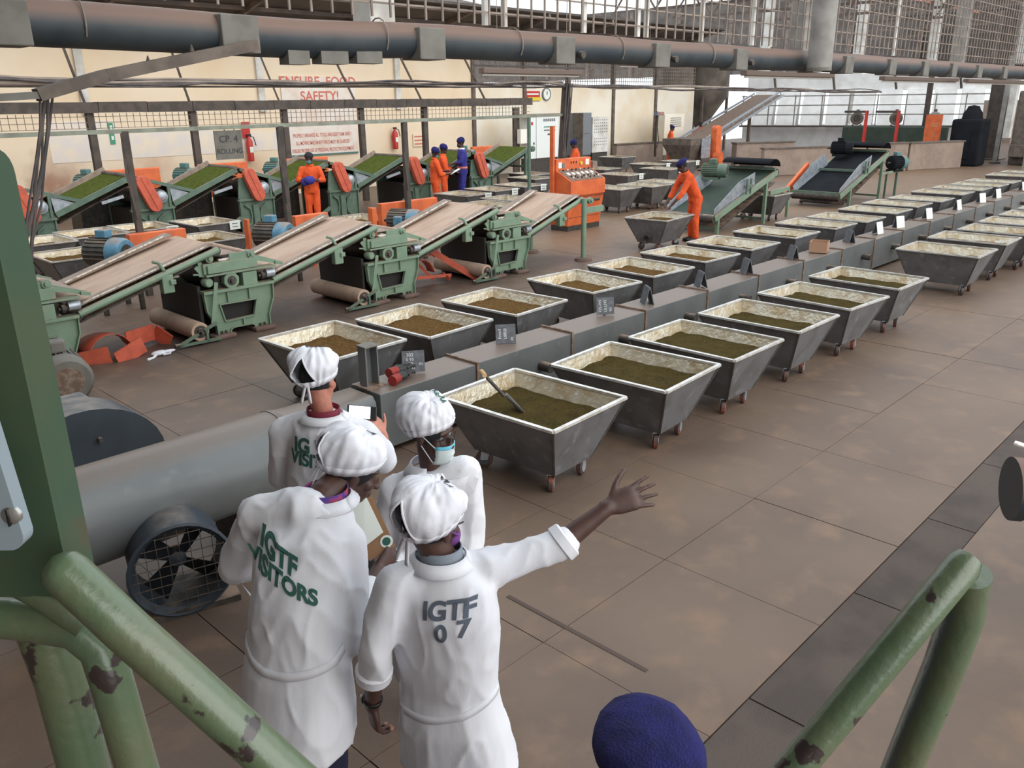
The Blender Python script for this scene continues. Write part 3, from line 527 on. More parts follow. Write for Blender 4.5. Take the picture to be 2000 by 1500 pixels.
# ------------------------------------------------------------------ rolling machines, near line (brown belts)
NV = 9.8
FO = [(-.35, 0), (-.36, .18), (-.46, .37), (-.48, .60), (.48, .60), (.47, .42), (.385, .2), (.39, 0), (.18, 0), (.17, .09), (.13, .115), (-.13, .115), (-.17, .09), (-.18, 0)]
WO = [(-.28, .44), (.24, .43), (.18, .22), (-.23, .21)]
def edge(b, pts, y, w=.05, t=.014, closed=False):
    n = len(pts)
    for i in range(n if closed else n-1): p, q = pts[i], pts[(i+1) % n]; b.bar((p[0], y, p[1]), (q[0], y, q[1]), t, w, Vc((0, 1, 0)))
def machine(label, near=True):
    r = root('rolling_machine', label, 'machine'); X, Z = (1, 0, 0), (0, 0, 1)
    for y in (0, 1.16):
        f = B().plate(FO, [WO], (0, y, 0), X, Z, .03).build('side_frame', 'green', r)
        b = B(); edge(b, FO[:8], y-.03*(1 if y == 0 else -1), .06); b.build('frame_flange', 'green', f)
        b = B(); edge(b, WO, y-.02*(1 if y == 0 else -1), .045, .016, True); b.build('window_flange', 'green', f)
        b = B(); edge(b, FO[8:], y-.02*(1 if y == 0 else -1), .045, .016); b.build('arch_flange', 'green', f)
        b = B()
        for (x, z0, z1) in ((-.16, .46, .59), (.14, .45, .59), (.02, .12, .21)): b.box((x, y-.03*(1 if y == 0 else -1), (z0+z1)/2), (.018, .04, z1-z0))
        b.build('rib', 'green', f)
        for x in (-.28, .29): B().box((x, y, .03), (.3, .22, .06)).build('foot_pad', 'pad', r, bevel=.02)
        B().box((0, y-.02, .62), (.98, .13, .035)).build('ledge', 'green', r)
    for x in (-.3, -.24, .25, .31): B().cyl((x, -.04, .06), (x, -.04, .1), .014, 6).build('anchor_bolt', 'grease', r)
    B().box((-.07, .0, .91), (.74, .09, .13)).build('top_housing', 'green', r, bevel=.006); B().box((-.3, -.02, .9), (.2, .12, .1)).build('top_housing', 'green', r, bevel=.006)
    B().box((.05, -.02, .83), (.96, .14, .022)).build('upper_ledge', 'green', r)
    B().box((.155, -.02, .72), (.2, .12, .17)).build('bearing_block', 'green', r, bevel=.006)
    B().plate([(.11*cos(a), .11*sin(a)) for a in [i*pi/4+.3 for i in range(8)]], [], (-.1, -.03, .73), X, Z, .1).build('shaft_boss', 'green', r, bevel=.01)
    B().lathe((-.1, -.06, .73), (0, -1, 0), ((0, .065), (.03, .06), (.03, .035), (.06, .03), (.06, .001)), 12).build('shaft_end', 'grease', r, True)
    B().lathe((-.4, .04, .74), (0, -1, 0), ((0, .06), (.1, .06), (.12, .045), (.12, .001)), 14).build('side_boss', 'green', r, True)
    B().lathe((.30, -.03, .72), (1, 0, 0), ((0, .02), (.03, .02), (.03, .05), (.07, .05), (.07, .03), (.1, .03)), 12).build('adjuster', 'grease', r, True)
    B().lathe((.4, -.03, .74), (1, 0, 0), ((0, .055), (.12, .055), (.14, .03), (.14, .001)), 14).build('adjuster_cap', 'galv', r, True)
    B().bar((-.32, -.09, .74), (-.44, -.1, .2), .012, .05, Vc((1, 0, 0))).build('lever_arm', 'green', r)
    for x, z in ((-.34, 1.03), (.23, 1.02)):
        B().lathe((x, .06, z), (0, -1, 0), ((0, .05), (.1, .05), (.1, .03), (.13, .025), (.13, .001)), 12).build('bearing_cap', 'green', r, True)
        B().cyl((x, .05, z), (x, 1.15, z), .035, 10).build('feed_shaft', 'belt', r, True)
    for x in (-.12, .2): B().cyl((x, .06, .73), (x, 1.12, .73), .15, 18).build('crushing_roller', 'grease', r, True)
    b = B(); b.add([(-.3, .06, 1.06), (.12, .06, 1.04), (.64, .06, .85), (.64, 1.12, .85), (.12, 1.12, 1.04), (-.3, 1.12, 1.06)], [(0, 1, 4, 5), (1, 2, 3, 4)]); o = b.build('chute_plate', 'board', r); o.modifiers.new('t', 'SOLIDIFY').thickness = .012
    for y in (.0, 1.15):
        B().plate([(-.06, .96), (-.06, 1.06), (.12, 1.06), (.64, .87), (.66, .82), (.3, .92), (.28, .96)], [], (0, y, 0), X, Z, .02).build('chute_cheek', 'green', r)
    B().bar((.56, -.02, .86), (.66, -.02, .84), .05, .04).build('chute_hook', 'green', r)
    B().box((-.05, .03, .99), (.3, .05, .02)).build('worn_edge', 'wear', r)
    B().cyl((-.62, -.12, .17), (-.62, 1.1, .17), .115, 18).build('return_drum', 'belt', r, True)
    B().lathe((-.62, -.11, .17), (0, -1, 0), ((0, .085), (.02, .08), (.02, .05), (.05, .045), (.05, .02), (.08, .02), (.08, .001)), 14).build('drum_bearing', 'grease', r, True)
    for p, q in (((-.92, -.14, .05), (-.4, -.14, .25)), ((-.92, -.14, .05), (-.38, -.14, .04)), ((-.55, -.14, .18), (-.55, -.14, .04))): B().bar(p, q, .04, .03).build('tension_arm', 'greend', r)
    B().cyl((-.97, -.14, .06), (-.9, -.14, .06), .022, 8).build('tension_screw', 'grease', r)
    b = B(); b.bar((-.52, .0, .95), (-.42, .0, .82), .02, .05).bar((-.46, 0, 1.0), (-.46, 0, .82), .02, .05).bar((-.56, 0, .86), (-.42, 0, .84), .02, .02); b.build('conveyor_support', 'green', r)
    B().box((-.5, .58, .35), (.04, 1.1, .7)).build('shade_panel', 'inner_shade', r)  # dark sheet standing for the shade at the open machine side
    B().box((0, .58, .32), (.7, 1.0, .5)).build('shade_block', 'inner_shade', r)  # dark block standing for shade between the side frames
    return r
def conveyor(label, x0=.5, z0=.63, x1=2.24, z1=1.13, beltm='belt', end=False):
    r = root('belt_conveyor', label, 'conveyor'); d = Vc((x1-x0, 0, z1-z0)); n = Vc((-d.z, 0, d.x)).normalized(); a, e = Vc((x0, 0, z0)), Vc((x1, 0, z1))
    for y in (-.03, 1.19): B().tube([a+Vc((0, y, 0)), e+Vc((0, y, 0))], .042, 10).build('rail', 'green', r, True)
    o = n*.055; B().bar(a+o+Vc((0, .58, 0)), e+o+Vc((0, .58, 0)), 1.0, .025, Vc((0, 0, 1))).build('belt', beltm, r)
    B().bar(a-n*.12+Vc((0, .58, 0)), e-n*.08+Vc((0, .58, 0)), 1.04, .02).build('return_belt', 'grease', r)
    B().bar(a+n*.1+Vc((.0, 1.06, 0)), e+n*.1+Vc((-.1, 1.06, 0)), .2, .03).build('skirt_board', 'board', r)
    B().bar(a+n*.12+Vc((.25, .955, .07)), e+n*.12+Vc((-.2, .955, -.02)), .022, .014).build('worn_strip', 'wear', r)
    B().bar(a+n*.075+Vc((0, .07, 0)), e+n*.075+Vc((-.02, .07, 0)), .13, .02).build('skirt_board', 'board', r)
    B().bar(a+n*.09+Vc((.1, .0, .03)), e+n*.09+Vc((-.1, .0, -.03)), .014, .012).build('worn_strip', 'wear', r)
    m = a.lerp(e, .6)
    B().box(m+Vc((0, -.02, -.12)), (.14, .1, .22)).build('drive_bracket', 'green', r, bevel=.01); B().box(m+Vc((.05, -.08, -.1)), (.07, .05, .06)).build('bracket_stop', 'green', r, bevel=.008)
    B().tube([m+Vc((-.02, -.04, .04)), m+Vc((-.05, .0, .13)), m+Vc((-.1, .06, .15))], .022, 8).build('guide_finger', 'green', r, True)
    for p in (a, e): B().cyl(p+Vc((0, .02, -.03)), p+Vc((0, 1.14, -.03)), .06, 12).build('end_roller', 'grease', r, True)
    if end:
        for y in (-.12, 1.22): 
            B().cyl((x1-.05, y, 0.03), (x1-.05, y, z1+.02), .05, 14).build('post', 'green', r, True); B().lathe((x1-.05, y, 0), (0, 0, 1), ((0, .17), (.05, .15), (.06, .06)), 16).build('post_foot', 'pad', r, True)
            B().box((x1+.25, y, z1-.2), (.5, .04, .11)).build('extension_arm', 'green', r)
        B().lathe((x1+.1, -.1, z1-.03), (0, -1, 0), ((0, .06), (.06, .06), (.06, .03), (.1, .03), (.1, .001)), 12).build('roller_bearing', 'green', r, True)
    return r
mnames = ['partly hidden green rolling machine behind the stair post', 'green rolling machine standing behind the first steel trolley', 'green rolling machine behind the second and third trolleys', 'green rolling machine at the end of the brown belts']
cnames = ['brown belt conveyor rising from the machine beside the stair post', 'pink-brown belt conveyor between the second and third green machines', 'greyish brown belt conveyor behind the orange scrap', 'last brown belt conveyor ending on two green posts by the console']
M0 = machine(mnames[0]); K0 = conveyor(cnames[0])
MU = [2.6, 5.05, 7.55, 10.05]
M0.location = (MU[0], NV, 0); K0.location = (MU[0], NV, 0)
for i in (1, 2, 3):
    dup(M0, (MU[i], NV, 0), 0, mnames[i], 'green rolling machines with brown belts')
    if i < 3: dup(K0, (MU[i], NV, 0), 0, cnames[i], 'brown belt conveyors')
M0['group'] = 'green rolling machines with brown belts'; K0['group'] = 'brown belt conveyors'
k = conveyor(cnames[3], .45, .63, 1.95, 1.12, end=True); k.location = (MU[3], NV, 0); k['group'] = 'brown belt conveyors'
# loose orange guards on the floor under the belts
og = root('orange_guard_scrap', 'crumpled orange sheet guard on the floor below the first brown belt', 'guard', onZ(205, 690))
b = B(); prof = [(.25*cos(a)-.02, .05+.25*sin(a)) for a in np.linspace(.1, pi-.1, 9)]
b.rings([[Vc((x*(1+.12*i), .22*i-.3, z*(1-.1*i))) for x, z in prof] for i in range(3)], caps=False, closed=False); o = b.build('curved_sheet', 'orangef', og, True); o.modifiers.new('t', 'SOLIDIFY').thickness = .006
for q in (((-.55, -.2, .02), (-.1, -.45, .1)), ((-.05, -.5, .02), (.3, -.45, .14)), ((.2, -.2, .16), (.62, -.02, .15)), ((.62, -.02, .15), (.72, -.22, .02))): B().bar(q[0], q[1], .02, .2).build('bent_flap', 'orangef', og)
og = root('orange_guard_scrap', 'broken orange guard of bars and sheet under the greyish belt', 'guard', onZ(868, 545)-Vc((.22, 0, 0)))
for p, q, w in (((-.1, 0, .55), (.55, -.45, .02), .1), ((-.35, .1, .42), (.1, 0, .5), .07), ((-.2, .2, .66), (.05, 0, .42), .07), ((.0, 0, .5), (.1, .15, .7), .14), ((-.5, 0, .12), (.2, -.2, .1), .05), ((-.3, .1, .35), (-.1, -.1, .05), .04), ((.1, -.1, .12), (.12, -.25, .05), .06)): B().bar(p, q, .025, w).build('bent_bar', 'orangef', og)
b = B(); b.rings([[Vc((-.3+.28*cos(a), .1*i-.05, .1+.3*sin(a))) for a in np.linspace(.2, 2.6, 8)] for i in range(3)], caps=False, closed=False); o = b.build('curved_sheet', 'orangef', og, True); o.modifiers.new('t', 'SOLIDIFY').thickness = .006
# rag on the floor
rg = root('white_rag', 'crumpled white rag lying on the dark floor', 'rag', onZ(312, 694)); b = B()
b.ell((0, 0, .03), (.1, .06, .03)).ell((.1, -.02, .035), (.09, .035, .02)).tube([(-.06, -.03, .02), (-.12, -.1, .015), (-.2, -.12, .015)], [.02, .014, .018], 8).tube([(.02, -.06, .015), (.1, -.08, .02), (.12, -.03, .03)], .012, 8); b.build('cloth', 'cap', rg, True)
# ------------------------------------------------------------------ motors
def motor(label, loc, deg, r=.2, L=.5, cowl='blue', body='bluegrey', boxm='blue', grille=False, side=False, grp=None):
    m = root('electric_motor', label, 'motor', loc, radians(deg), grp)
    b = B(); b.lathe((-L/2, 0, r+.05), (1, 0, 0), ((0, r*.55), (.02, r*.92), (L*.68, r*.92)), 22); o = b.build('casing', body, m, True)
    b = B()
    for i in range(14):
        a = -.3+i*(pi+.6)/13; b.box((-L*.14, cos(a)*r*.95, r+.05+sin(a)*r*.95), (L*.6, .012, .03), (Vc((1, 0, 0)), Vc((0, -sin(a), cos(a))), Vc((0, cos(a), sin(a)))))
    fo = b.build('cooling_fins', body, m); fo['kind'] = 'stuff'
    B().lathe((L*.16, 0, r+.05), (1, 0, 0), ((0, r), (L*.26, r), (L*.34, r*.86), (L*.345, r*.6)), 24).build('fan_cowl', cowl, m, True)
    B().lathe((L*.5, 0, r+.05), (1, 0, 0), ((0, r*.6), (.006, r*.58), (.006, .001)), 20).build('cowl_grille', 'rust' if grille else 'grease', m, True)
    if side: B().box((-.02, -r-.05, r+.08), (.16, .12, .17)).build('terminal_box', boxm, m, bevel=.02)
    else: B().box((-.04, 0, 2*r+.1), (.18, .15, .12)).build('terminal_box', boxm, m, bevel=.02)
    for s in (-1, 1): B().box((-.06, s*r*.6, .03), (L*.6, .08, .06)).build('foot', body, m)
    B().cyl((-L/2-.1, 0, r+.05), (-L/2, 0, r+.05), .03, 10).build('shaft', 'grease', m)
    return m
for i, (x, y, lab, sd) in enumerate(((212, 492, 'round blue motor behind the first brown belt', False), (535, 458, 'blue motor in the gap behind the pink-brown belt', False), (790, 430, 'blue motor with fins behind the greyish belt', True))):
    p = onY(x, y, 12.4); motor(lab, (p.x, 12.4, p.z-.28), -62, .22, .62, side=sd, grp='blue motors behind the brown belts')
    st = root('motor_stand', f'dark steel stand under the {ORD[i]} blue motor behind the belts', 'stand', (p.x, 12.4, 0)); B().box((0, 0, (p.z-.28)*.97), (.6, .6, .04)).build('stand_top', 'grease', st)
    for sx in (-1, 1):
        for sy in (-1, 1): B().box((sx*.26, sy*.26, (p.z-.3)/2), (.06, .06, p.z-.3)).build('leg', 'grease', st)
for i, (x0, y0, x1, y1, v, lab) in enumerate(((248, 458, 368, 512, 12.9, 'flat orange belt guard behind the first blue motor'), (478, 428, 490, 490, 12.6, 'upright orange guard bracket left of the second blue motor'), (572, 422, 640, 455, 13.1, 'orange belt guard behind the second blue motor'), (722, 406, 734, 450, 12.6, 'upright orange bracket beside the finned blue motor'), (740, 398, 852, 432, 13.2, 'long orange belt guard behind the finned blue motor'))):
    p, q = onY(x0, y0, v), onY(x1, y1, v); g = root('belt_guard', lab, 'guard', ((p.x+q.x)/2, v, 0), 0, 'orange belt guards')
    B().box((0, 0, (p.z+q.z)/2), (abs(q.x-p.x), .14, abs(p.z-q.z))).build('guard_box', 'orange', g, bevel=.01); B().box((0, 0, min(p.z, q.z)/2), (.08, .1, min(p.z, q.z))).build('guard_leg', 'orange', g)
# ------------------------------------------------------------------ rolling machines, far line (green tea belts)
FV = 18.0
def stadium(L, w, n=8): return [(w/2*cos(a), L/2-w/2+w/2*sin(a)) for a in np.linspace(0, pi, n)]+[(w/2*cos(a), -L/2+w/2+w/2*sin(a)) for a in np.linspace(pi, 2*pi, n)]
def farmachine(label):
    r = root('tea_rolling_machine', label, 'machine', group='green rolling machines under the beige wall'); X, Z = (1, 0, 0), (0, 0, 1)
    for y in (0, 1.2):
        B().plate([(-.4, 0), (-.42, .72), (.46, .72), (.5, .1), (.45, 0)], [], (0, y, 0), X, Z, .04).build('side_frame', 'greend', r)
        B().plate([(-.42, .72), (-.36, 1.22), (-.2, 1.25), (-.15, .95), (.1, .95), (.46, .9), (.46, .72)], [], (0, y, 0), X, Z, .03).build('upper_frame', 'greend', r)
    for x, s in ((-.22, 1), (.16, -1)):
        b = B(); edge(b, [(x-.08*s, .62), (x+.05*s, .52), (x+.08*s, .36), (x+.05*s, .2), (x-.08*s, .1)], -.05, .06, .03); b.build('curved_rib', 'greend', r)
    B().box((-.02, -.05, .36), (.16, .08, .52)).build('rib', 'greend', r, bevel=.02); B().box((.02, -.04, .73), (.94, .1, .04)).build('ledge', 'greend', r); B().box((.46, -.03, .42), (.03, .08, .7)).build('rib', 'greend', r); B().box((-.4, -.03, .42), (.03, .08, .7)).build('rib', 'greend', r)
    t = radians(22); g = B(); ax, ay = (cos(t), 0, sin(t)), (-sin(t), 0, cos(t))
    g.plate(stadium(.8, .3), [], (-.06, -.14, 1.07), ax, ay, .14); gg = g.build('oval_guard', 'orangef', r, bevel=.025); B().box((-.06, -.215, 1.07), (.02, .02, .72), (Vc(ax), Vc((0, 1, 0)), Vc(ay))).build('guard_ridge', 'orangef', gg)
    B().lathe((.24, .0, .98), (0, -1, 0), ((0, .13), (.08, .13), (.08, .1), (.12, .1), (.14, .07), (.14, .001)), 16).build('roller_end', 'galv', r, True)
    for x in (-.1, .24): B().cyl((x, .03, .98), (x, 1.17, .98), .16, 16).build('crushing_roller', 'grease', r, True)
    B().box((.42, -.02, 1.0), (.05, .06, .5)).build('upright', 'greend', r)
    B().add([(.46, -.01, 1.16), (.9, -.01, 1.0), (.5, -.01, .82), (.46, .01, 1.16), (.9, .01, 1.0), (.5, .01, .82)], [(0, 1, 2), (5, 4, 3), (0, 3, 4, 1), (1, 4, 5, 2), (2, 5, 3, 0)]).build('side_shield', 'galv', r)
    b = B(); b.add([(-.3, .02, 1.43), (1.02, .02, 1.03), (1.02, 1.18, 1.03), (-.3, 1.18, 1.43)], [(0, 1, 2, 3)]); o = b.build('chute_plate', 'brown', r); o.modifiers.new('t', 'SOLIDIFY').thickness = .03
    B().bar((-.3, -.02, 1.42), (1.04, -.02, 1.02), .05, .07).build('chute_rail', 'greend', r)
    B().cyl((-.42, -.05, 1.46), (-.42, 1.25, 1.46), .05, 10).build('head_shaft', 'brown', r, True)
    B().bar((-.95, -.1, .05), (-.42, -.05, .34), .06, .08).build('tension_arm', 'greend', r); B().bar((-1.0, -.02, .95), (-.55, -.02, 1.05), .06, .06).build('water_pipe', 'galv', r)
    B().box((0, .6, .4), (.8, 1.1, .7)).build('shade_block', 'inner_shade', r)  # block coloured as the shade within the far machine
    return r
def farconv(label):
    r = root('tea_belt_conveyor', label, 'conveyor', group='green tea conveyors under the beige wall'); a, e = Vc((.5, 0, .80)), Vc((2.06, 0, 1.42)); d = e-a; n = Vc((-d.z, 0, d.x)).normalized()
    for y in (-.02, 1.22): B().bar(a+Vc((0, y, 0)), e+Vc((0, y, 0)), .05, .11).build('rail', 'greend', r)
    B().bar(a+n*.05+Vc((0, .6, 0)), e+n*.05+Vc((0, .6, 0)), 1.16, .03).build('belt', 'tealeaf', r)
    B().bar(a+n*.1+Vc((.2, 1.2, .08)), e+n*.12+Vc((0, 1.2, 0)), .06, .1).build('skirt_board', 'board', r)
    B().bar(a-n*.2+Vc((0, .6, 0)), e-n*.16+Vc((0, .6, 0)), 1.0, .02).build('return_belt', 'grease', r)
    for p in (a, e): B().cyl(p+Vc((0, .0, -.05)), p+Vc((0, 1.18, -.05)), .06, 10).build('end_roller', 'grease', r, True)
    return r
fn = ['half hidden by the stair post', 'behind the trolley with the dark post', 'beside the lone orange worker, on his near side', 'just beyond the lone orange worker', 'behind the pair of orange workers', 'beside the worker in blue']
FU = [5.13, 7.53, 9.98, 12.43, 14.87, 17.33]
F0 = farmachine('green rolling machine with oval guard '+fn[0]); C0 = farconv('green tea belt rising from the machine '+fn[0]); F0.location = C0.location = (FU[0], FV, 0)
for i in range(1, 6):
    dup(F0, (FU[i], FV, 0), 0, 'green rolling machine with oval guard '+fn[i]); dup(C0, (FU[i], FV, 0), 0, 'green tea belt rising from the machine '+fn[i])
ep = root('conveyor_trestle', 'pale green trestle under the end of the last tea belt', 'trestle', (19.3, FV, 0))
for y in (0, 1.2): B().box((0, y, .68), (.07, .07, 1.36)).build('leg', 'greend', ep)
B().box((0, .6, .9), (.05, 1.2, .06)).build('cross_bar', 'greend', ep); B().lathe((.22, -.05, 1.42), (0, -1, 0), ((0, .09), (.08, .09), (.08, .03), (.12, .001)), 10).build('roller_bearing', 'greend', ep)
for i, x in enumerate((172, 365, 540, 910)):
    p = onY(x, 350-.03*x, 19.9); motor(f'dusty teal motor on a plinth behind the tea belts, {ORD[i]} from the stair post', (p.x, 19.9, .95), -60, .2, .6, 'teal', 'teal', 'teal', grp='teal motors behind the tea belts')
    st = root('motor_plinth', f'dark plinth under the {ORD[i]} teal motor', 'plinth', (p.x, 19.9, 0)); B().box((0, 0, .44), (.8, .7, .88)).build('plinth_block', 'grease', st, bevel=.03); B().box((0, 0, .915), (.86, .76, .06)).build('plinth_top', 'brown', st)
    g = root('belt_guard', f'orange belt guard beside the {ORD[i]} teal motor', 'guard', (p.x+1.0, 20.0, 0), 0, 'orange guards behind the tea belts'); B().box((0, 0, 1.05), (1.3, .12, .8)).build('guard_box', 'orange', g, bevel=.02); B().box((0, 0, .33), (.1, .1, .66)).build('guard_leg', 'orange', g)
# ------------------------------------------------------------------ orange console
co = root('control_console', 'orange sloping control console with meters and buttons', 'console', (15.05, 12.1, 0)); W2 = .62
prof = [(.1, .12), (.02, .78), (-.02, .8), (-.02, 1.12), (.42, 1.34), (.42, 1.58), (.6, 1.58), (.62, .12)]
B().rings([[Vc((s*W2*(.94 if z < .5 else 1), y, z)) for y, z in prof] for s in (-1, 1)]).build('cabinet', 'orange', co)
B().box((0, .35, .06), (1.15, .5, .12)).build('plinth', 'grease', co); B().box((-.66, .5, 1.25), (.06, .1, 2.1)).build('side_post', 'orange', co)
sl = Vc((0, .44, .22)).normalized(); nn = Vc((0, -.22, .44)).normalized()
B().box(Vc((0, .2, 1.23))+nn*.006, (1.14, .46, .012), (Vc((1, 0, 0)), sl, nn)).build('instrument_plate', 'rust', co)
for i in range(6): B().box(Vc((-.42+i*.165, .23, 1.245))+nn*.02, (.085, .085, .02), (Vc((1, 0, 0)), sl, nn)).build('meter', 'brass', co)
for row, t in ((0, .06), (1, .12), (2, .36)):
    for i in range(7): B().cyl(Vc((-.45+i*.15, t, 1.16+t*.5-.02))+nn*.01, Vc((-.45+i*.15, t, 1.16+t*.5-.02))+nn*.04, .017, 8).build('button', 'blk' if (i+row) % 3 else 'brass', co)
B().box((-.5, .41, 1.45), (.11, .02, .13)).build('meter', 'brass', co); B().box((-.38, .41, 1.44), (.08, .02, .1)).build('switch', 'grey', co); B().box((.47, .41, 1.48), (.12, .02, .13)).build('meter', 'brass', co); B().cyl((.25, .42, 1.46), (.25, .39, 1.46), .04, 12).build('lamp_button', 'yellow', co)
for i in range(3): B().box((-.1+i*.09, .41, 1.49), (.02, .01, .05)).build('marking', 'blk', co)
B().box((0, -.0, .76), (1.2, .015, .012)).build('panel_seam', 'grease', co); B().box((0, .085, .3), (1.12, .015, .012)).build('panel_seam', 'grease', co)
B().cyl((.2, .05, .66), (.45, .02, .66), .035, 10).build('latch', 'grease', co); B().box((-.06, .06, .66), (.06, .03, .06)).build('latch', 'galv', co); B().bar((.15, .08, .4), (.4, .06, .42), .04).build('latch', 'grease', co)
B().box((W2+.08, .45, 1.4), (.16, .2, .16)).build('side_box', 'board', co)
# ------------------------------------------------------------------ cabinets at the wall
def cab(name, label, x0, y0, x1, y1, v, m, dep=.5, floor_=True, cat='cabinet'):
    p, q = onY(x0, y0, v), onY(x1, y1, v); zb = min(p.z, q.z); w, h = abs(q.x-p.x), abs(p.z-q.z)
    r = root(name, label, cat, ((p.x+q.x)/2, v, 0)); B().box((0, dep/2, zb+h/2), (w, dep, h)).build('cabinet_body', m, r, bevel=.01)
    if floor_ and zb > .05: B().box((0, dep/2, zb/2), (w*.96, dep*.9, zb)).build('plinth', 'grease', r)
    return r, w, h, zb
r, w, h, z0 = cab('electrical_cabinet', 'tall white electrical cabinet with rows of pilot lamps', 1034, 227, 1091, 306, 22.2, 'white')
B().box((-w*.28, -.004, z0+h/2), (.015, .01, h)).build('door_gap', 'grey', r)
for i in range(6): B().box((-.02+i*.12, -.006, z0+h*.9), (.08, .012, .1)).build('meter', 'grey', r)
for i in range(8): B().cyl((-.0+i*.085, 0, z0+h*.74), (-.0+i*.085, -.03, z0+h*.74), .024, 8).build('pilot_lamp', 'signg', r)
for i in range(8): B().cyl((-.0+i*.085, 0, z0+h*.66), (-.0+i*.085, -.03, z0+h*.66), .02, 8).build('push_button', 'blk', r)
B().box((.25, -.01, z0+h*.56), (.12, .015, .05)).build('name_plate', 'blk', r); B().box((-w*.42, -.01, z0+h*.83), (.09, .02, .1)).build('red_switch', 'redx', r); B().box((-w*.36, -.01, z0+h*.36), (.05, .02, .08)).build('door_handle', 'blk', r); B().box((.1, .25, z0+h+.05), (w*1.5, .6, .04)).build('top_sheet', 'board', r)
r, w, h, z0 = cab('isolator_box', 'small cream isolator box on a dark wall frame', 1017, 253, 1032, 280, 22.3, 'brass', .2, False); B().box((-.15, .3, 1.3), (.3, .1, 2.6)).build('back_frame', 'brownd', r)
r, w, h, z0 = cab('grey_cabinet', 'grey steel cabinet with its door standing open', 1124, 221, 1154, 302, 22.4, 'grey'); B().box((-w*.55, -.2, z0+h/2), (.04, .5, h)).build('open_door', 'brown', r); B().box((0, -.006, z0+h*.52), (w*.9, .012, .03)).build('door_rail', 'plate', r)
r, w, h, z0 = cab('perforated_panel', 'pale panel with rows of holes beside the grey cabinet', 1158, 229, 1187, 296, 22.4, 'colw')
for j in range(8):
    for i in range(7): B().box((-w*.38+i*w*.125, -.006, z0+h*(.92-.085*j)-(.1*h if j > 4 else 0)), (.05, .012, .03)).build('louvre', 'grey', r)
r, w, h, z0 = cab('wall_panel', 'pale distribution panel with slots behind the shovelling worker', 1299, 223, 1333, 300, 22.8, 'wallw')
for j in range(5): B().box((.1, -.006, z0+h*(.9-.05*j)), (w*.55, .012, .03)).build('slot', 'grey', r)
p = onY(1287, 222, 22.6); r = root('meter_box', 'small grey meter box with pink front on a wall bracket', 'meter', p); B().box((0, 0, 0), (.55, .2, .14)).build('box', 'grey', r); B().box((.05, -.11, .0), (.25, .02, .08)).build('front_plate', 'signr', r); B().tube([(-.05, 0, -.05), (-.15, -.05, -.6), (.0, -.05, -1.2), (-.1, -.02, -1.5)], .02, 6).build('lead', 'grease', r); B().box((0, .12, -.9), (.08, .08, 2.0)).build('bracket_post', 'grease', r)
# ------------------------------------------------------------------ things on the beige wall
def board(x0, y0, x1, y1, label, m='signw', name='wall_sign', v=WV-.03):
    p, q = onY(x0, y0, v), onY(x1, y1, v); r = root(name, label, 'sign', ((p.x+q.x)/2, v, (p.z+q.z)/2)); w, h = abs(q.x-p.x), abs(p.z-q.z)
    B().box((0, 0, 0), (w, .03, h)).build('sign_board', m, r); return r, w, h
XR, ZR = (1, 0, 0), (0, 0, 1)
r, w, h = board(546, 148, 695, 202, 'white wall sign with red letters reading ENSURE FOOD SAFETY')
flat_text('ENSURE  FOOD', .42, 'signr', (0, -.016, .25), XR, ZR, r, .008); flat_text('SAFETY!', .42, 'signr', (0, -.016, -.2), XR, ZR, r, .008)
r, w, h = board(552, 214, 699, 297, 'large white rules board in red print above the lone worker')
for i, t in enumerate(('PROPERLY ARRANGE ALL TOOLS AND KEEP THEM SAFELY', 'ALL MOVING MACHINERY PARTS MUST BE GUARDED', 'ENSURE PROPER USE OF PERSONAL PROTECTIVE EQUIPMENT')):
    flat_text(t, .088, 'signr', (.02, -.016, -.1-.24*i), (1, 0, 0), (0, 0, 1.9), r, .001)
for i in range(9): B().box((-1.0+i*.24, -.017, .3), (.18, .004, .07)).build('faded_writing', 'signr', r)
B().box((0, -.004, -h/2), (w*1.01, .05, .05)).build('board_edge', 'teal', r)
p = onY(447, 283, 13.0); r = root('hanging_sign', 'grey hanging sign lettered CP 4 ROLLING', 'sign', p); B().box((0, 0, 0), (.48, .02, .45)).build('sign_board', 'plate', r)
flat_text('CP. 4', .15, 'inkb', (0, -.011, .09), XR, ZR, r); flat_text('ROLLING', .11, 'inkb', (0, -.011, -.1), XR, ZR, r)
for s in (-.05, .12): B().cyl((s, 0, .22), (s, 0, 2.5-p.z), .008, 6).build('hanger', 'grease', r)
r, w, h = board(210, 240, 226, 281, 'small green emergency sign on the beige wall', 'signg'); B().box((.0, -.02, .15), (w*.5, .012, .12)).build('pictogram', 'paper', r); B().box((.0, -.02, -.12), (w*.5, .012, .1)).build('pictogram', 'paper', r)
r, w, h = board(806, 262, 836, 285, 'faint red painted notice on the wall by the second extinguisher', 'wall')
for j in range(3): B().box((0, -.018, .13-.13*j), (w*.85, .006, .05)).build('faded_writing', 'signr', r)
r, w, h = board(1026, 178, 1054, 197, 'red and yellow warning plates on the white wall', 'redx'); B().box((.1, -.02, -h*.3), (w*.9, .012, h*.35)).build('yellow_strip', 'yellow', r); B().box((0, -.02, h*.2), (w*.8, .012, h*.16)).build('white_writing', 'paper', r)
p = onY(1068, 184, WV-.06); r = root('wall_clock', 'round white clock on the wall above the cabinet', 'clock', p); B().lathe((0, .05, 0), (0, -1, 0), ((0, .26), (.06, .26), (.07, .22), (.05, .21)), 24).build('clock_case', 'grey', r, True); B().lathe((0, .0, 0), (0, -1, 0), ((0, .21), (.005, .001)), 24).build('clock_face', 'paper', r); B().box((0, -.03, .05), (.02, .01, .14)).build('clock_hand', 'blk', r)
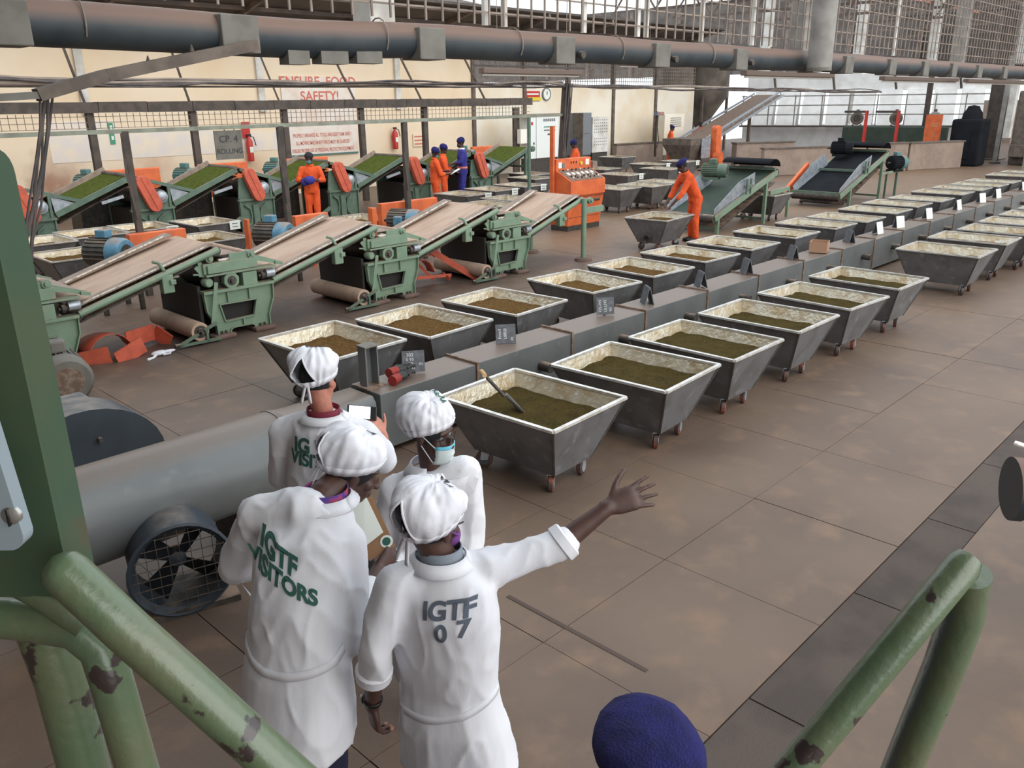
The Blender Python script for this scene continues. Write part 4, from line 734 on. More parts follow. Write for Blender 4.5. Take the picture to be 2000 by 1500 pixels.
for i, (x, y0, y1, lab) in enumerate(((491, 260, 315, 'red fire extinguisher in a wall bracket left of the rules board'), (773, 247, 291, 'red fire extinguisher hung on the wall beyond the rules board'))):
    p, q = onY(x, y0, WV-.16), onY(x, y1, WV-.16); h = p.z-q.z; r = root('fire_extinguisher', lab, 'extinguisher', q)
    B().lathe((0, 0, 0), (0, 0, 1), ((0, .08), (.02, .1), (h*.72, .1), (h*.82, .05), (h*.9, .035), (h*.9, .001)), 16).build('cylinder', 'redx', r, True); B().box((0, -.01, h*.93), (.14, .05, .06)).build('valve_handle', 'blk', r)
    B().tube([(.02, -.02, h*.9), (.14, -.04, h*.85), (.2, -.04, h*.55)], .015, 6).build('hose', 'blk', r, True); B().box((0, -.1, h*.42), (.11, .012, h*.2)).build('label_plate', 'paper', r); B().box((0, .1, h*.5), (.1, .04, h*.3)).build('wall_bracket', 'redx', r)
    if i == 0: B().box((-.02, .09, h+.1), (.26, .03, h*.55)).build('back_plate', 'redx', r)
# ------------------------------------------------------------------ sifting conveyors on the aisle side of the dryers
def sifter(label, o, p0, p1, wid, legs, beltm, full):
    r = root('sifting_conveyor', label, 'conveyor', o); a, e = Vc(p0), Vc(p1); d = e-a; n = Vc((-d.z, 0, d.x)).normalized(); yv = Vc((0, 1, 0))
    for y in (0, wid): B().bar(a+yv*y, e+yv*y, .06, .12).build('rail', 'green', r)
    B().bar(a+n*.02+yv*(wid/2), e+n*.02+yv*(wid/2), wid-.08, .03).build('belt', beltm, r)
    B().bar(a-n*.35+yv*(wid/2)+d*.1, e-n*.25+yv*(wid/2), wid-.1, .02).build('return_belt', 'grease', r)
    for y, s in ((.06, 1), (wid-.06, -1)):
        m0, m1 = a.lerp(e, .02), a.lerp(e, .66); b = B()
        b.add([m0+yv*y, m1+yv*y, m1+n*.36+yv*(y-.05*s), m0.lerp(m1, .6)+n*.4+yv*(y-.05*s), m0+n*.2+yv*(y-.05*s)], [(0, 1, 2, 3, 4)]); q = b.build('side_sheet', 'galv', r); q.modifiers.new('t', 'SOLIDIFY').thickness = .008
    for t in ((.0, .5, .98) if full else (.98,)): B().bar(a.lerp(e, t)+n*.1, a.lerp(e, t)+n*.1+yv*wid, .06).build('cross_bar', 'greend', r)
    for (x, z) in legs:
        for y in (0, wid): B().box((x, y, z/2), (.07, .07, z)).build('leg', 'green', r)
        B().box((x, wid/2, .12), (.05, wid, .05)).build('leg_tie', 'greend', r)
    B().cyl(e+Vc((.02, 0, -.02)), e+Vc((.02, wid, -.02)), .1, 14).build('head_drum', 'grease', r, True); B().cyl(a, a+yv*wid, .09, 14).build('tail_drum', 'grease', r, True)
    b = B(); k = e+n*.1; b.rings([[k+Vc((-.1+.3*cos(t), y, .02+.2*sin(t))) for t in np.linspace(2.6, .1, 7)] for y in (0, wid)], caps=False, closed=False); q = b.build('discharge_hood', 'dkblue', r, True); q.modifiers.new('t', 'SOLIDIFY').thickness = .015
    m = a.lerp(e, .5)
    for s in (-.1, .08): B().bar(m+Vc((s, -.04, .02)), m+Vc((s, -.04, .36)), .035).build('clamp_post', 'greend', r)
    B().box(m+Vc((0, -.05, .2)), (.26, .04, .06)).build('clamp_bar', 'greend', r)
    return r
g = sifter('green sifting belt with galvanised sides behind the bending worker', (16.18, 9.45, 0), (0, 0, .34), (2.72, 0, 1.16), 1.25, ((.14, .4), (2.24, 1.0)), 'dkgreen', False)
b = B(); b.bar((2.75, .15, .66), (3.75, .15, .7), .05, .1); b.build('extension_arm', 'green', g); B().box((3.74, .15, .34), (.06, .06, .68)).build('leg', 'green', g); B().box((2.5, .15, .33), (.05, .06, .66)).build('leg', 'green', g)
m = motor('dark green geared motor on top of the sifting belt', (17.75, 10.45, 1.02), -75, .16, .6, 'greend', 'greend', 'greend')
g2 = sifter('dark sifting conveyor with orange side guard in front of the low wall', (22.2, 9.25, 0), (0, 0, .30), (3.05, 0, 1.28), 1.35, ((.65, .5), (2.72, 1.1)), 'dkblue', True)
B().bar((-.15, 1.5, .25), (1.2, 1.5, .95), .08, .3).build('chain_guard', 'orange', g2); B().box((0, .68, .3), (.06, 1.3, .22)).build('tail_frame', 'dkblue', g2)
b = B(); b.bar((2.75, .05, .72), (4.1, .05, .72), .05, .06); b.build('extension_arm', 'green', g2); B().box((4.1, .05, .36), (.06, .06, .72)).build('leg', 'greend', g2); B().box((3.3, .05, .36), (.05, .05, .72)).build('leg', 'greend', g2)
motor('teal motor hung at the head of the dark sifting conveyor', (26.2, 9.3, .72), -20, .2, .6, 'teal', 'dkblue', 'teal'); motor('dark motor on top of the dark sifting conveyor', (24.6, 10.35, 1.2), -70, .18, .6, 'dkblue', 'dkblue', 'dkblue')
# ------------------------------------------------------------------ low walls, dryer line and bins at the far end
def wallseg(name, label, p, q, h, th=.25, m='conc'):
    p, q = Vc((*p, 0)), Vc((*q, 0)); d = q-p; r = root(name, label, 'partition', p, math.atan2(d.y, d.x)); L = d.length
    B().box((L/2, 0, h/2), (L, th, h)).build('wall_slab', m, r, bevel=.03); B().box((L/2, 0, h+.02), (L+.06, th+.08, .05)).build('coping', 'brown', r); return r
wallseg('low_wall', 'low concrete partition beside the shovelling worker', (31.0, 23.4), (34.4, 22.9), .9); wallseg('low_wall', 'low concrete partition behind the green sifting belt', (29.9, 15.6), (33.9, 13.35), 1.0)
wallseg('low_wall', 'angled concrete partition in front of the orange panel', (33.95, 13.3), (35.6, 12.35), 1.06); wallseg('low_wall', 'straight concrete partition before the dark machine', (35.65, 12.3), (38.2, 11.1), 1.05); wallseg('low_wall', 'rough concrete block below the steep conveyor', (33.8, 19.0), (36.4, 17.6), .95, .4)
ic = root('inclined_conveyor', 'steep brown conveyor climbing to the dryer', 'conveyor'); a, e = Vc((32.2, 20.6, .75)), Vc((43.5, 22.6, 2.95)); yv = Vc((-.17, .98, 0))
B().bar(a, e, 1.5, .06).build('belt', 'rust', ic)
for s, z in ((-.8, .0), (-.8, .3), (.8, .1)): B().bar(a+yv*s+UPZ*z, e+yv*s+UPZ*z, .06, .09).build('rail', 'galv', ic)
for t in np.linspace(.1, .95, 8): B().bar(a.lerp(e, t)-yv*.8, a.lerp(e, t)-yv*.8+UPZ*.3, .04).build('rail_post', 'galv', ic)
for t in (.35, .75): p = a.lerp(e, t); B().bar(p-UPZ*.05, Vc((p.x, p.y, 0)), .14).build('leg', 'brown', ic)
fh = root('feed_hopper', 'grey feed hopper with orange guard at the foot of the steep conveyor', 'hopper', (31.4, 19.9, 0)); b = B(); b.rings([[Vc((s*w, t*d, z)) for s, t in ((-1, -1), (1, -1), (1, 1), (-1, 1))] for w, d, z in ((.45, .4, .3), (.8, .7, 1.0), (.8, .7, 1.25))]); b.build('hopper_body', 'brown', fh)
B().plate(stadium(1.5, .4), [], (1.0, -.8, 1.0), (1, 0, 0), (0, 0, 1), .3).build('chain_guard', 'orange', fh, bevel=.03); B().box((.3, -.75, .85), (.7, .03, .8)).build('side_sheet', 'galv', fh); B().plate([(.2*cos(t), .35*sin(t)) for t in np.linspace(0, 2*pi, 12, endpoint=False)], [], (.9, -1.0, .35), (1, 0, 0), (0, 0, 1), .3).build('drive_cover', 'orange', fh)
for sx in (-.4, .4): 
    for sy in (-.35, .35): B().box((sx, sy, .15), (.08, .08, .3)).build('leg', 'grease', fh)
for i, (u, v, rr, lab) in enumerate(((40.4, 26.6, 1.0, 'dusty brown hopper bin beside the pale wall'), (43.2, 26.6, 1.5, 'large dusty cone-bottomed bin behind the steep conveyor'), (45.6, 28.6, 1.1, 'brown bin at the head of the steep conveyor'))):
    r = root('hopper_bin', lab, 'bin', (u, v, 0)); B().lathe((0, 0, 0), (0, 0, 1), ((1.2, .25), (3.0, rr), (5.6, rr), (5.6, .01)), 24).build('bin_shell', 'bin', r, True)
    for k in range(4): t = k*pi/2+.6; B().bar((rr*.95*cos(t), rr*.95*sin(t), 0), (rr*.95*cos(t), rr*.95*sin(t), 3.2), .12).build('leg', 'brown', r)
dy = root('tea_dryer', 'long white tea dryer with slanting hoods and walkway rails', 'dryer', (50, 20, 0)); ax = Vc((.35, -.94, 0))
B().bar(ax*-6.5+UPZ*.65, ax*7+UPZ*.65, 3.0, 1.3).build('dryer_base', 'alu', dy)
b = B()
for i in range(9):
    p = ax*(-6+i*1.35)+Vc((-1.6, -.6, 0)); sq = Vc((1.5, .5, 0)); h = B(); h.rings([[p+UPZ*1.3, p+ax*1.1+UPZ*1.3, p+ax*1.1+sq*.9+UPZ*1.3, p+sq*.9+UPZ*1.3], [p+sq*.6+UPZ*3.2, p+ax*1.1+sq*.6+UPZ*3.2, p+ax*1.1+sq+UPZ*3.2, p+sq+UPZ*3.2]]); h.build('hood', 'alu', dy)
B().bar(ax*-6.5+UPZ*3.6, ax*6.5+UPZ*3.6, 1.2, .9).build('exhaust_duct', 'alu', dy)
for z in (1.9, 2.4, 2.9): B().bar(ax*-6.5+Vc((-2.4, -.9, z)), ax*6.5+Vc((-2.4, -.9, z)), .06).build('walkway_rail', 'colg', dy)
for i in range(10): p = ax*(-6.4+i*1.42)+Vc((-2.4, -.9, 0)); B().bar(p+UPZ*1.3, p+UPZ*2.95, .05).build('rail_post', 'colg', dy)
B().bar(ax*-6.5+Vc((-2.2, -.8, 1.28)), ax*6.5+Vc((-2.2, -.8, 1.28)), .9, .08).build('walkway', 'grease', dy)
for i in range(4): p = ax*(-4.5+i*3.2)+Vc((-1, 0, 0)); B().bar(p+UPZ*3.2, p+Vc((.2, .6, 5.6)), .09).build('stay', 'brownd', dy)
gb = root('green_fan_casing', 'long dark green casing in front of the dryer', 'casing', (42.3, 15.4, 0)); B().bar((-.2, 2.3, .75), (.8, -2.2, .75), .9, 1.4).build('casing', 'dkgreen', gb, bevel=.04)
for i, t in enumerate((.12, .5, .86)):
    p = Vc((-.2, 2.3, 1.48)).lerp(Vc((.8, -2.2, 1.48)), t); motor(f'round motor on the dark green casing, {ORD[i]} along it', p+Vc((42.3, 15.4, 0)), 200, .3, .7, 'brown' if i < 2 else 'colg', 'brown', 'brown', grp='motors on the green casing')
    if i < 2: q = onX((1688, 1750)[i], 262, 41.2); rp = root('red_post', f'slim red post before the {ORD[i]} motor of the green casing', 'post', (q.x, q.y, 0)); B().box((0, 0, 1.1), (.16, .1, 2.2)).build('upright', 'red', rp); B().box((0, 0, .02), (.3, .25, .04)).build('foot_plate', 'grease', rp); B().box((.0, .5, 2.15), (.1, 1.1, .1)).build('top_arm', 'grease', rp)
p, q = onX(1801, 281, 40.6), onX(1843, 224, 40.6); r = root('panel_board', 'orange steel panel standing on the concrete partition', 'panel', (40.6, (p.y+q.y)/2, 0), radians(-14)); B().box((0, 0, (p.z+q.z)/2), (.12, abs(p.y-q.y), q.z-p.z)).build('panel_sheet', 'orange', r)
flat_text('6', .3, 'wood', (-.065, -.1, 1.2), (0, -1, 0), (0, 0, 1), r); B().box((0, 0, p.z/2), (.1, .5, p.z)).build('panel_stand', 'grease', r)
for k in range(2): B().box((-.065, -.1, 1.65-.09*k), (.01, .3, .04)).build('name_strip', 'wood', r)
dm = root('dark_machine', 'tall dark machine standing before the red screen', 'machine', (39.6, 11.25, 0)); B().box((0, 0, .95), (1.2, 1.2, 1.9)).build('machine_body', 'dkblue', dm, bevel=.1); B().lathe((0, 0, 1.9), (0, 0, 1), ((0, .4), (.25, .36), (.4, .25), (.5, .22), (.55, .001)), 16).build('machine_dome', 'dkblue', dm, True); B().box((-.62, .1, .8), (.06, .6, 1.0)).build('hatch', 'dkblue', dm, bevel=.02)
for i, (u, v, w, zt, m, lab) in enumerate(((41.5, 10.6, .18, 4.4, 'colg', 'slim pale pole beside the dark machine'), (36.5, 8.3, .12, 4.4, 'colg', 'second slim pale pole beyond the last trolleys'), (44, 11.5, .55, 6.5, 'brownd', 'thick dark steel column behind the orange panel'), (47, 12.6, .2, 6, 'brownd', 'thin dark post between dryer and column'))):
    r = root('steel_pole', lab, 'pole', (u, v, 0)); B().box((0, 0, zt/2), (w, w, zt)).build('shaft', m, r); B().box((0, 0, .03), (w*2, w*2, .06)).build('foot_plate', 'grease', r)
rm = root('brown_dryer', 'brown machine housing at the far end of the trolley rows', 'machine', (42.5, 8.6, 0)); B().box((0, 0, 1.5), (3, 2.8, 3.0)).build('housing', 'brown', rm, bevel=.08); B().box((-1.75, 0, .6), (.5, 2.6, .5)).build('tray', 'brown', rm, bevel=.03); B().box((-1.54, .3, 2.0), (.1, 1.3, .9)).build('door_panel', 'bin', rm)
hb_ = root('overhead_beam', 'dusty steel beam across the far end above the dark machine', 'beam', (43.5, 0, 0)); B().box((0, 10, 3.9), (.2, 9, .35)).build('web', 'brownd', hb_); B().box((0, 10, 4.1), (.4, 9, .05)).build('flange', 'brown', hb_)
for y in (5.6, 14.4): B().box((0, y, 1.9), (.2, .2, 3.8)).build('leg', 'brownd', hb_)
for i, (u, v) in enumerate(((52, 27.5), (58, 24), (60, 15), (66, 22), (70, 12))):
    r = root('hall_column', f'white column under the far roof, {ORD[i]} from the bins', 'column', (u, v, 0)); B().box((0, 0, 4.75), (.55, .55, 9.5)).build('shaft', 'colw', r); B().box((0, 0, .15), (.8, .8, .3)).build('base_block', 'conc', r)
# ------------------------------------------------------------------ fan, round duct and motor beside the visitors
fd = root('fan_duct', 'big smooth grey round duct beside the photographing visitor', 'duct'); n = 28; R = []
for u, k in ((.5, 0), (2.65, 0), (2.95, .35), (3.82, 1)):
    ring = []
    for i in range(n):
        t = 2*pi*i/n; c = Vc((u, 4.87+.30*cos(t), .54+.30*sin(t))); m = max(abs(cos(t)), abs(sin(t))); s = Vc((u, 5.475+.2*cos(t)/m, .3+.24*sin(t)/m)); ring.append(c.lerp(s, k))
    R.append(ring)
B().rings(R).build('duct_shell', 'duct', fd, True); B().lathe((2.66, 4.87, .54), (1, 0, 0), ((-.02, .304), (.02, .304)), 28).build('seam_ring', 'duct', fd, True)
for u in (1.0, 2.3): B().box((u, 4.9, .13), (.1, .4, .26)).build('saddle', 'grease', fd)
fn_ = root('axial_fan', 'axial fan with wire guard, darkened for shade under the round duct', 'fan', (1.66, 4.3, 0), radians(-16)); zc = .3  # fan parts take darker colours to stand for the duct's shade
B().rings([[Vc((rr*cos(t), y, zc+rr*sin(t))) for t in np.linspace(0, 2*pi, 28, endpoint=False)] for rr, y in ((.27, .3), (.27, 0), (.3, -.03), (.285, -.04), (.25, .0), (.25, .28))], caps=False).build('fan_ring', 'guardb', fn_, True)
B().lathe((0, .2, zc), (0, -1, 0), ((0, .05), (.08, .05), (.1, .001)), 14).build('fan_hub', 'guardb', fn_, True)
for k in range(4):
    t = k*pi/2+.9; d = Vc((cos(t), 0, sin(t))); x = Vc((-sin(t), 0, cos(t))); b = B(); b.add([d*.04-x*.03+Vc((0, .16, zc)), d*.04+x*.03+Vc((0, .12, zc)), d*.24+x*.075+Vc((0, .1, zc)), d*.24-x*.06+Vc((0, .2, zc))], [(0, 1, 2, 3)]); o = b.build('fan_blade', 'dkblue', fn_); o.modifiers.new('t', 'SOLIDIFY').thickness = .008
b = B()
for k in range(-4, 5):
    h = math.sqrt(max(.27**2-(k*.06)**2, 0)); b.bar((k*.06, -.045, zc-h), (k*.06, -.045, zc+h), .004).bar((-h, -.047, zc+k*.06), (h, -.047, zc+k*.06), .004)
o = b.build('wire_guard', 'grease', fn_); o['kind'] = 'stuff'; B().box((0, .18, .02), (.6, .42, .04)).build('fan_base', 'grease', fn_)
dg_ = root('belt_cover', 'dark blue-grey rounded belt cover on the floor behind the duct', 'guard', (2.0, 6.9, 0)); b = B(); b.plate([(.62*cos(t), .06+.5*sin(t)) for t in np.linspace(0, pi, 16)]+[(-.62, 0), (.62, 0)], [], (0, 0, 0), (1, 0, 0), (0, 0, 1), .42); b.build('cover_shell', 'guardb', dg_, True); B().box((-.15, .3, .5), (.75, .3, .03)).build('cover_flap', 'guardb', dg_); B().cyl((.1, -.22, .3), (.1, -.26, .3), .02, 8).build('wing_nut', 'grease', dg_)
motor('dusty grey motor on the floor showing its round grille', (2.52, 8.75, 0), 262, .24, .62, 'plate', 'plate', 'plate', True)
dp = root('drip_pan', 'black rubber mat under the dusty grey motor', 'mat', (2.3, 8.3, 0)); B().box((0, 0, .006), (.9, .5, .012)).build('mat_sheet', 'rubber', dp)
# ------------------------------------------------------------------ stair head in front of the lens
ps = root('stair_post', 'green painted steel stair post with a rounded top at the picture edge', 'post'); f = .95
def rz(x, y, f): p = onF(x, y, f); return p.dot(RT), p.z
rl, _ = rz(-140, 700, f); rr, _ = rz(48, 700, f); zt = rz(0, 284, f)[1]; k = .03; zb = rz(90, 1160, f)[1]
B().plate([(rl, zb), (rr, zb)]+[(rr-k+k*cos(t), zt-k+k*sin(t)) for t in np.linspace(0, pi/2, 8)]+[(rl, zt)], [], HD*f, RT, UPZ, .012).build('web_plate', 'postg', ps, True)
B().plate([(0, zb), (.058, zb)]+[(.058-.03+.03*cos(t), zt-.035+.03*sin(t)) for t in np.linspace(0, pi/2, 6)]+[(0, zt-.005)], [], RT*(rr-.004)+HD*f, HD, UPZ, .008).build('edge_flange', 'postg', ps, True)
f = .80; r0, z0 = rz(52, 1075, f); r1, z1 = rz(-140, 780, f); bx_ = root('switch_box', 'pale grey enamel box corner held by a slotted screw', 'box'); k = .018
B().plate([(r1, z0)]+[(r0-k+k*cos(t), z0+k+k*sin(t)) for t in np.linspace(-pi/2, 0, 7)]+[(r0-.012, z1), (r1, z1)], [], HD*(f+.01), RT, UPZ, .02).build('box_cover', 'box', bx_, bevel=.006)
p = onF(20, 1008, f); B().lathe(p+HD*.004, -HD, ((0, .0115), (.004, .0105), (.0065, .006), (.0068, .0001)), 20).build('screw_head', 'screw', bx_, True); B().box(p-HD*.0035, (.002, .004, .02), (RT*.97+UPZ*.2, HD, UPZ)).build('screw_slot', 'blk', bx_)
sr = root('stair_rail', 'chipped green pipe handrail running down from the stair post', 'handrail')
B().tube([onF(98, 1090, .892), onF(104, 1096, .892), onF(116, 1107, .891), onF(133, 1122, .89), onF(250, 1232, .87), onF(372, 1340, .86), onF(540, 1492, .85), onF(760, 1690, .84)], [.004, .018, .026]+[.0285]*5, 24).build('handrail_pipe', 'railg', sr, True)
B().tube([onF(-60, 1200, .97), onF(60, 1212, .97), onF(150, 1228, .96), onF(196, 1265, .95), onF(215, 1320, .95), onF(262, 1480, .95), onF(330, 1700, .95)], .028, 20).build('lower_pipe', 'railg', sr, True)
B().tube([onF(80, 1215, 1.02), onF(118, 1320, 1.02), onF(170, 1520, 1.02), onF(240, 1760, 1.02)], .036, 20).build('stay_pipe', 'railg', sr, True); B().tube([onF(20, 1128, .975), onF(90, 1165, .96), onF(170, 1222, .95)], .02, 12).build('weld_strap', 'railg', sr, True)
rr_ = root('stair_rail', 'glossy green pipe handrail end rising beside the aisle', 'handrail')
B().tube([onF(1350, 1735, .93), onF(1560, 1490, .97), onF(1760, 1250, 1.02), onF(1880, 1105, 1.05), onF(1893, 1090, 1.055), onF(1897, 1084, 1.058)], [.025, .025, .025, .025, .019, .004], 24).build('handrail_pipe', 'railg', rr_, True)
B().tube([onF(1893, 1120, 1.06), onF(1880, 1200, 1.08), onF(1845, 1300, 1.1), onF(1795, 1420, 1.12), onF(1730, 1580, 1.13), onF(1660, 1760, 1.14)], .031, 22).build('return_pipe', 'railg', rr_, True)
st_ = root('stair_landing', 'steel chequer landing under the stair head', 'landing', (0, 0, 0)); B().box((-.75, -.75, 1.15), (1.6, 1.6, .05), (HD, RT, UPZ)).build('landing_plate', 'grease', st_)
for s in (-1, 1): B().box(HD*-.4+RT*(.8*s)+UPZ*.56, (.08, .08, 1.12), (HD, RT, UPZ)).build('landing_leg', 'postg', st_)
# pipe stub on the aisle side
pf = root('pipe_stub', 'dark pipe stub with dusty top and flange beside the drain covers', 'pipe'); a = onF(1985, 955, 4.05); axd = (RT*.97-HD*.22).normalized()
B().tube([a, a+axd*1.4], .155, 24).build('pipe_body', 'pipe', pf, True); B().lathe(a-axd*.03, axd, ((0, .12), (0, .175), (.05, .175), (.05, .14)), 24).build('end_flange', 'pipe', pf, True); B().box(Vc((a.x, a.y, 0))+axd*.9+UPZ*(a.z/2-.06), (.3, .3, a.z-.14)).build('stub_stand', 'grease', pf)
B().bar(a+axd*.02+Vc((.15, .1, .2)), a+axd*.35+Vc((0, 0, .15)), .05, .01).build('bent_strip', 'wear', pf); B().bar(a+axd*.2+UPZ*.165, a+axd*.4+UPZ*.165, .03, .01).build('tape', 'yellow', pf); B().tube([a+axd*.06+HD*-.02+UPZ*.05, a+axd*.05+HD*-.1+UPZ*.19], .004, 6).build('wire', 'wear', pf)
# ------------------------------------------------------------------ people
def remesh(b, vox, it=4, fac=.5):
    me = b.mesh('tmp'); o = bpy.data.objects.new('tmp', me); COL.objects.link(o)
    m = o.modifiers.new('r', 'REMESH'); m.mode = 'VOXEL'; m.voxel_size = vox; m.use_smooth_shade = True
    if it: s = o.modifiers.new('s', 'SMOOTH'); s.iterations = it; s.factor = fac
    dg = bpy.context.evaluated_depsgraph_get(); dg.update(); out = bpy.data.meshes.new_from_object(o.evaluated_get(dg)); bpy.data.objects.remove(o); bpy.data.meshes.remove(me); return out
def cap_(b, p, q, r1, r2, n=14):
    p, q = Vc(p), Vc(q); d = q-p; L = d.length; prof = [(-r1*sin(t), max(r1*cos(t), 1e-3)) for t in (1.5, 1.1, .6, .0)]+[(L+r2*sin(t), max(r2*cos(t), 1e-3)) for t in (0, .6, 1.1, 1.5)]
    b.lathe(p, d, prof, n)
def chain(b, pts, rs):
    for i in range(len(pts)-1): cap_(b, pts[i], pts[i+1], rs[i], rs[i+1])
def loft(b, secs, n=24):                                # (centre, right, forward, half-width, half-depth)
    b.rings([[c+x*(a*math.copysign(abs(cos(t))**.9, cos(t)))+y*(d*math.copysign(abs(sin(t))**.9, sin(t))) for t in [2*pi*k/n for k in range(n)]] for c, x, y, a, d in secs])
def hand(b, w, d, nrm, side, curl=(15, 20, 15), spread=.12, s=1.0, tip=None):
    d = d.normalized(); x = d.cross(nrm).normalized(); nrm = x.cross(d).normalized(); th = x*side
    loft(b, [(w+d*(t*s), x, nrm, a*s, e*s) for t, a, e in ((-.02, .024, .02), (.0, .026, .018), (.03, .036, .016), (.075, .041, .014), (.09, .038, .011))], 14)
    tips = []
    for k, (off, L) in enumerate(((.030, .070), (.010, .079), (-.010, .074), (-.029, .058))):
        p = w+d*(.082*s-.006*s*(k == 3))+th*(off*s); dd = (d+th*(spread*(1.5-k))).normalized(); ax = dd.cross(nrm).normalized(); rr = .0085*s
        for j, fr in enumerate((.45, .31, .24)):
            dd = Quaternion(ax, -radians(curl[j]*(1+.12*k))) @ dd; q = p+dd*(L*fr*s); cap_(b, p, q, rr, rr*.92, 8); p = q; rr *= .92
        tips.append((p, dd))
    p = w+d*(.02*s)+th*(.022*s); dd = (d*.62+th*.78-nrm*.15).normalized()
    for j, L in enumerate((.042, .034, .026)):
        q = p+dd*(L*s); cap_(b, p, q, (.0125, .0105, .0095)[j]*s, (.0105, .0095, .008)[j]*s, 8); p = q; dd = (dd+d*.25-nrm*.12).normalized()
    tips.append((p, dd)); return tips
def headaxes(look, up):
    f = look.normalized(); u = (up-f*up.dot(f)).normalized(); return f, f.cross(u), u
def head(b, hc, ax, s=1.0, face=True):
    f, r, u = ax; A = (r, f, u)
    b.ell(hc+u*.022*s-f*.008*s, (.074*s, .094*s, .098*s), A, 18, 12); b.ell(hc-u*.05*s+f*.028*s, (.056*s, .064*s, .072*s), A); b.ell(hc-u*.098*s+f*.055*s, (.026*s, .024*s, .02*s), A)
    if face:
        b.ell(hc+f*.094*s-u*.022*s, (.011*s, .018*s, .03*s), A, 10, 8); b.ell(hc+f*.106*s-u*.042*s, (.018*s, .016*s, .012*s), A, 10, 8); b.ell(hc+f*.078*s+u*.024*s, (.052*s, .016*s, .012*s), A, 12, 8)
        b.ell(hc+f*.086*s-u*.07*s, (.025*s, .012*s, .008*s), A, 10, 6); b.ell(hc+f*.084*s-u*.082*s, (.022*s, .012*s, .008*s), A, 10, 6)
        for k in (-1, 1): b.ell(hc+r*(.04*k*s)+f*.06*s-u*.03*s, (.024*s, .022*s, .024*s), A, 10, 8)
    for k in (-1, 1): b.ell(hc+r*(.077*k*s)-u*.012*s-f*.004*s, (.009*s, .02*s, .033*s), A, 10, 8)
def finish(me, base): 
    me.transform(Matrix.Translation(-base)); return me
def wrinkle(me, amp, sc, base, k=1.0):
    me.update(); nv = [v.normal.copy() for v in me.vertices]
    for v, n in zip(me.vertices, nv):
        p = v.co; w = (1-abs(noise.noise(Vc((p.x*sc, p.y*sc, p.z*sc*.35)))))**4; w2 = (1-abs(noise.noise(Vc((p.x*sc*2.1+5, p.y*sc*2.1, p.z*sc*1.1)))))**5; v.co = p+n*(amp*(1.3*w+.7*w2-1.0))
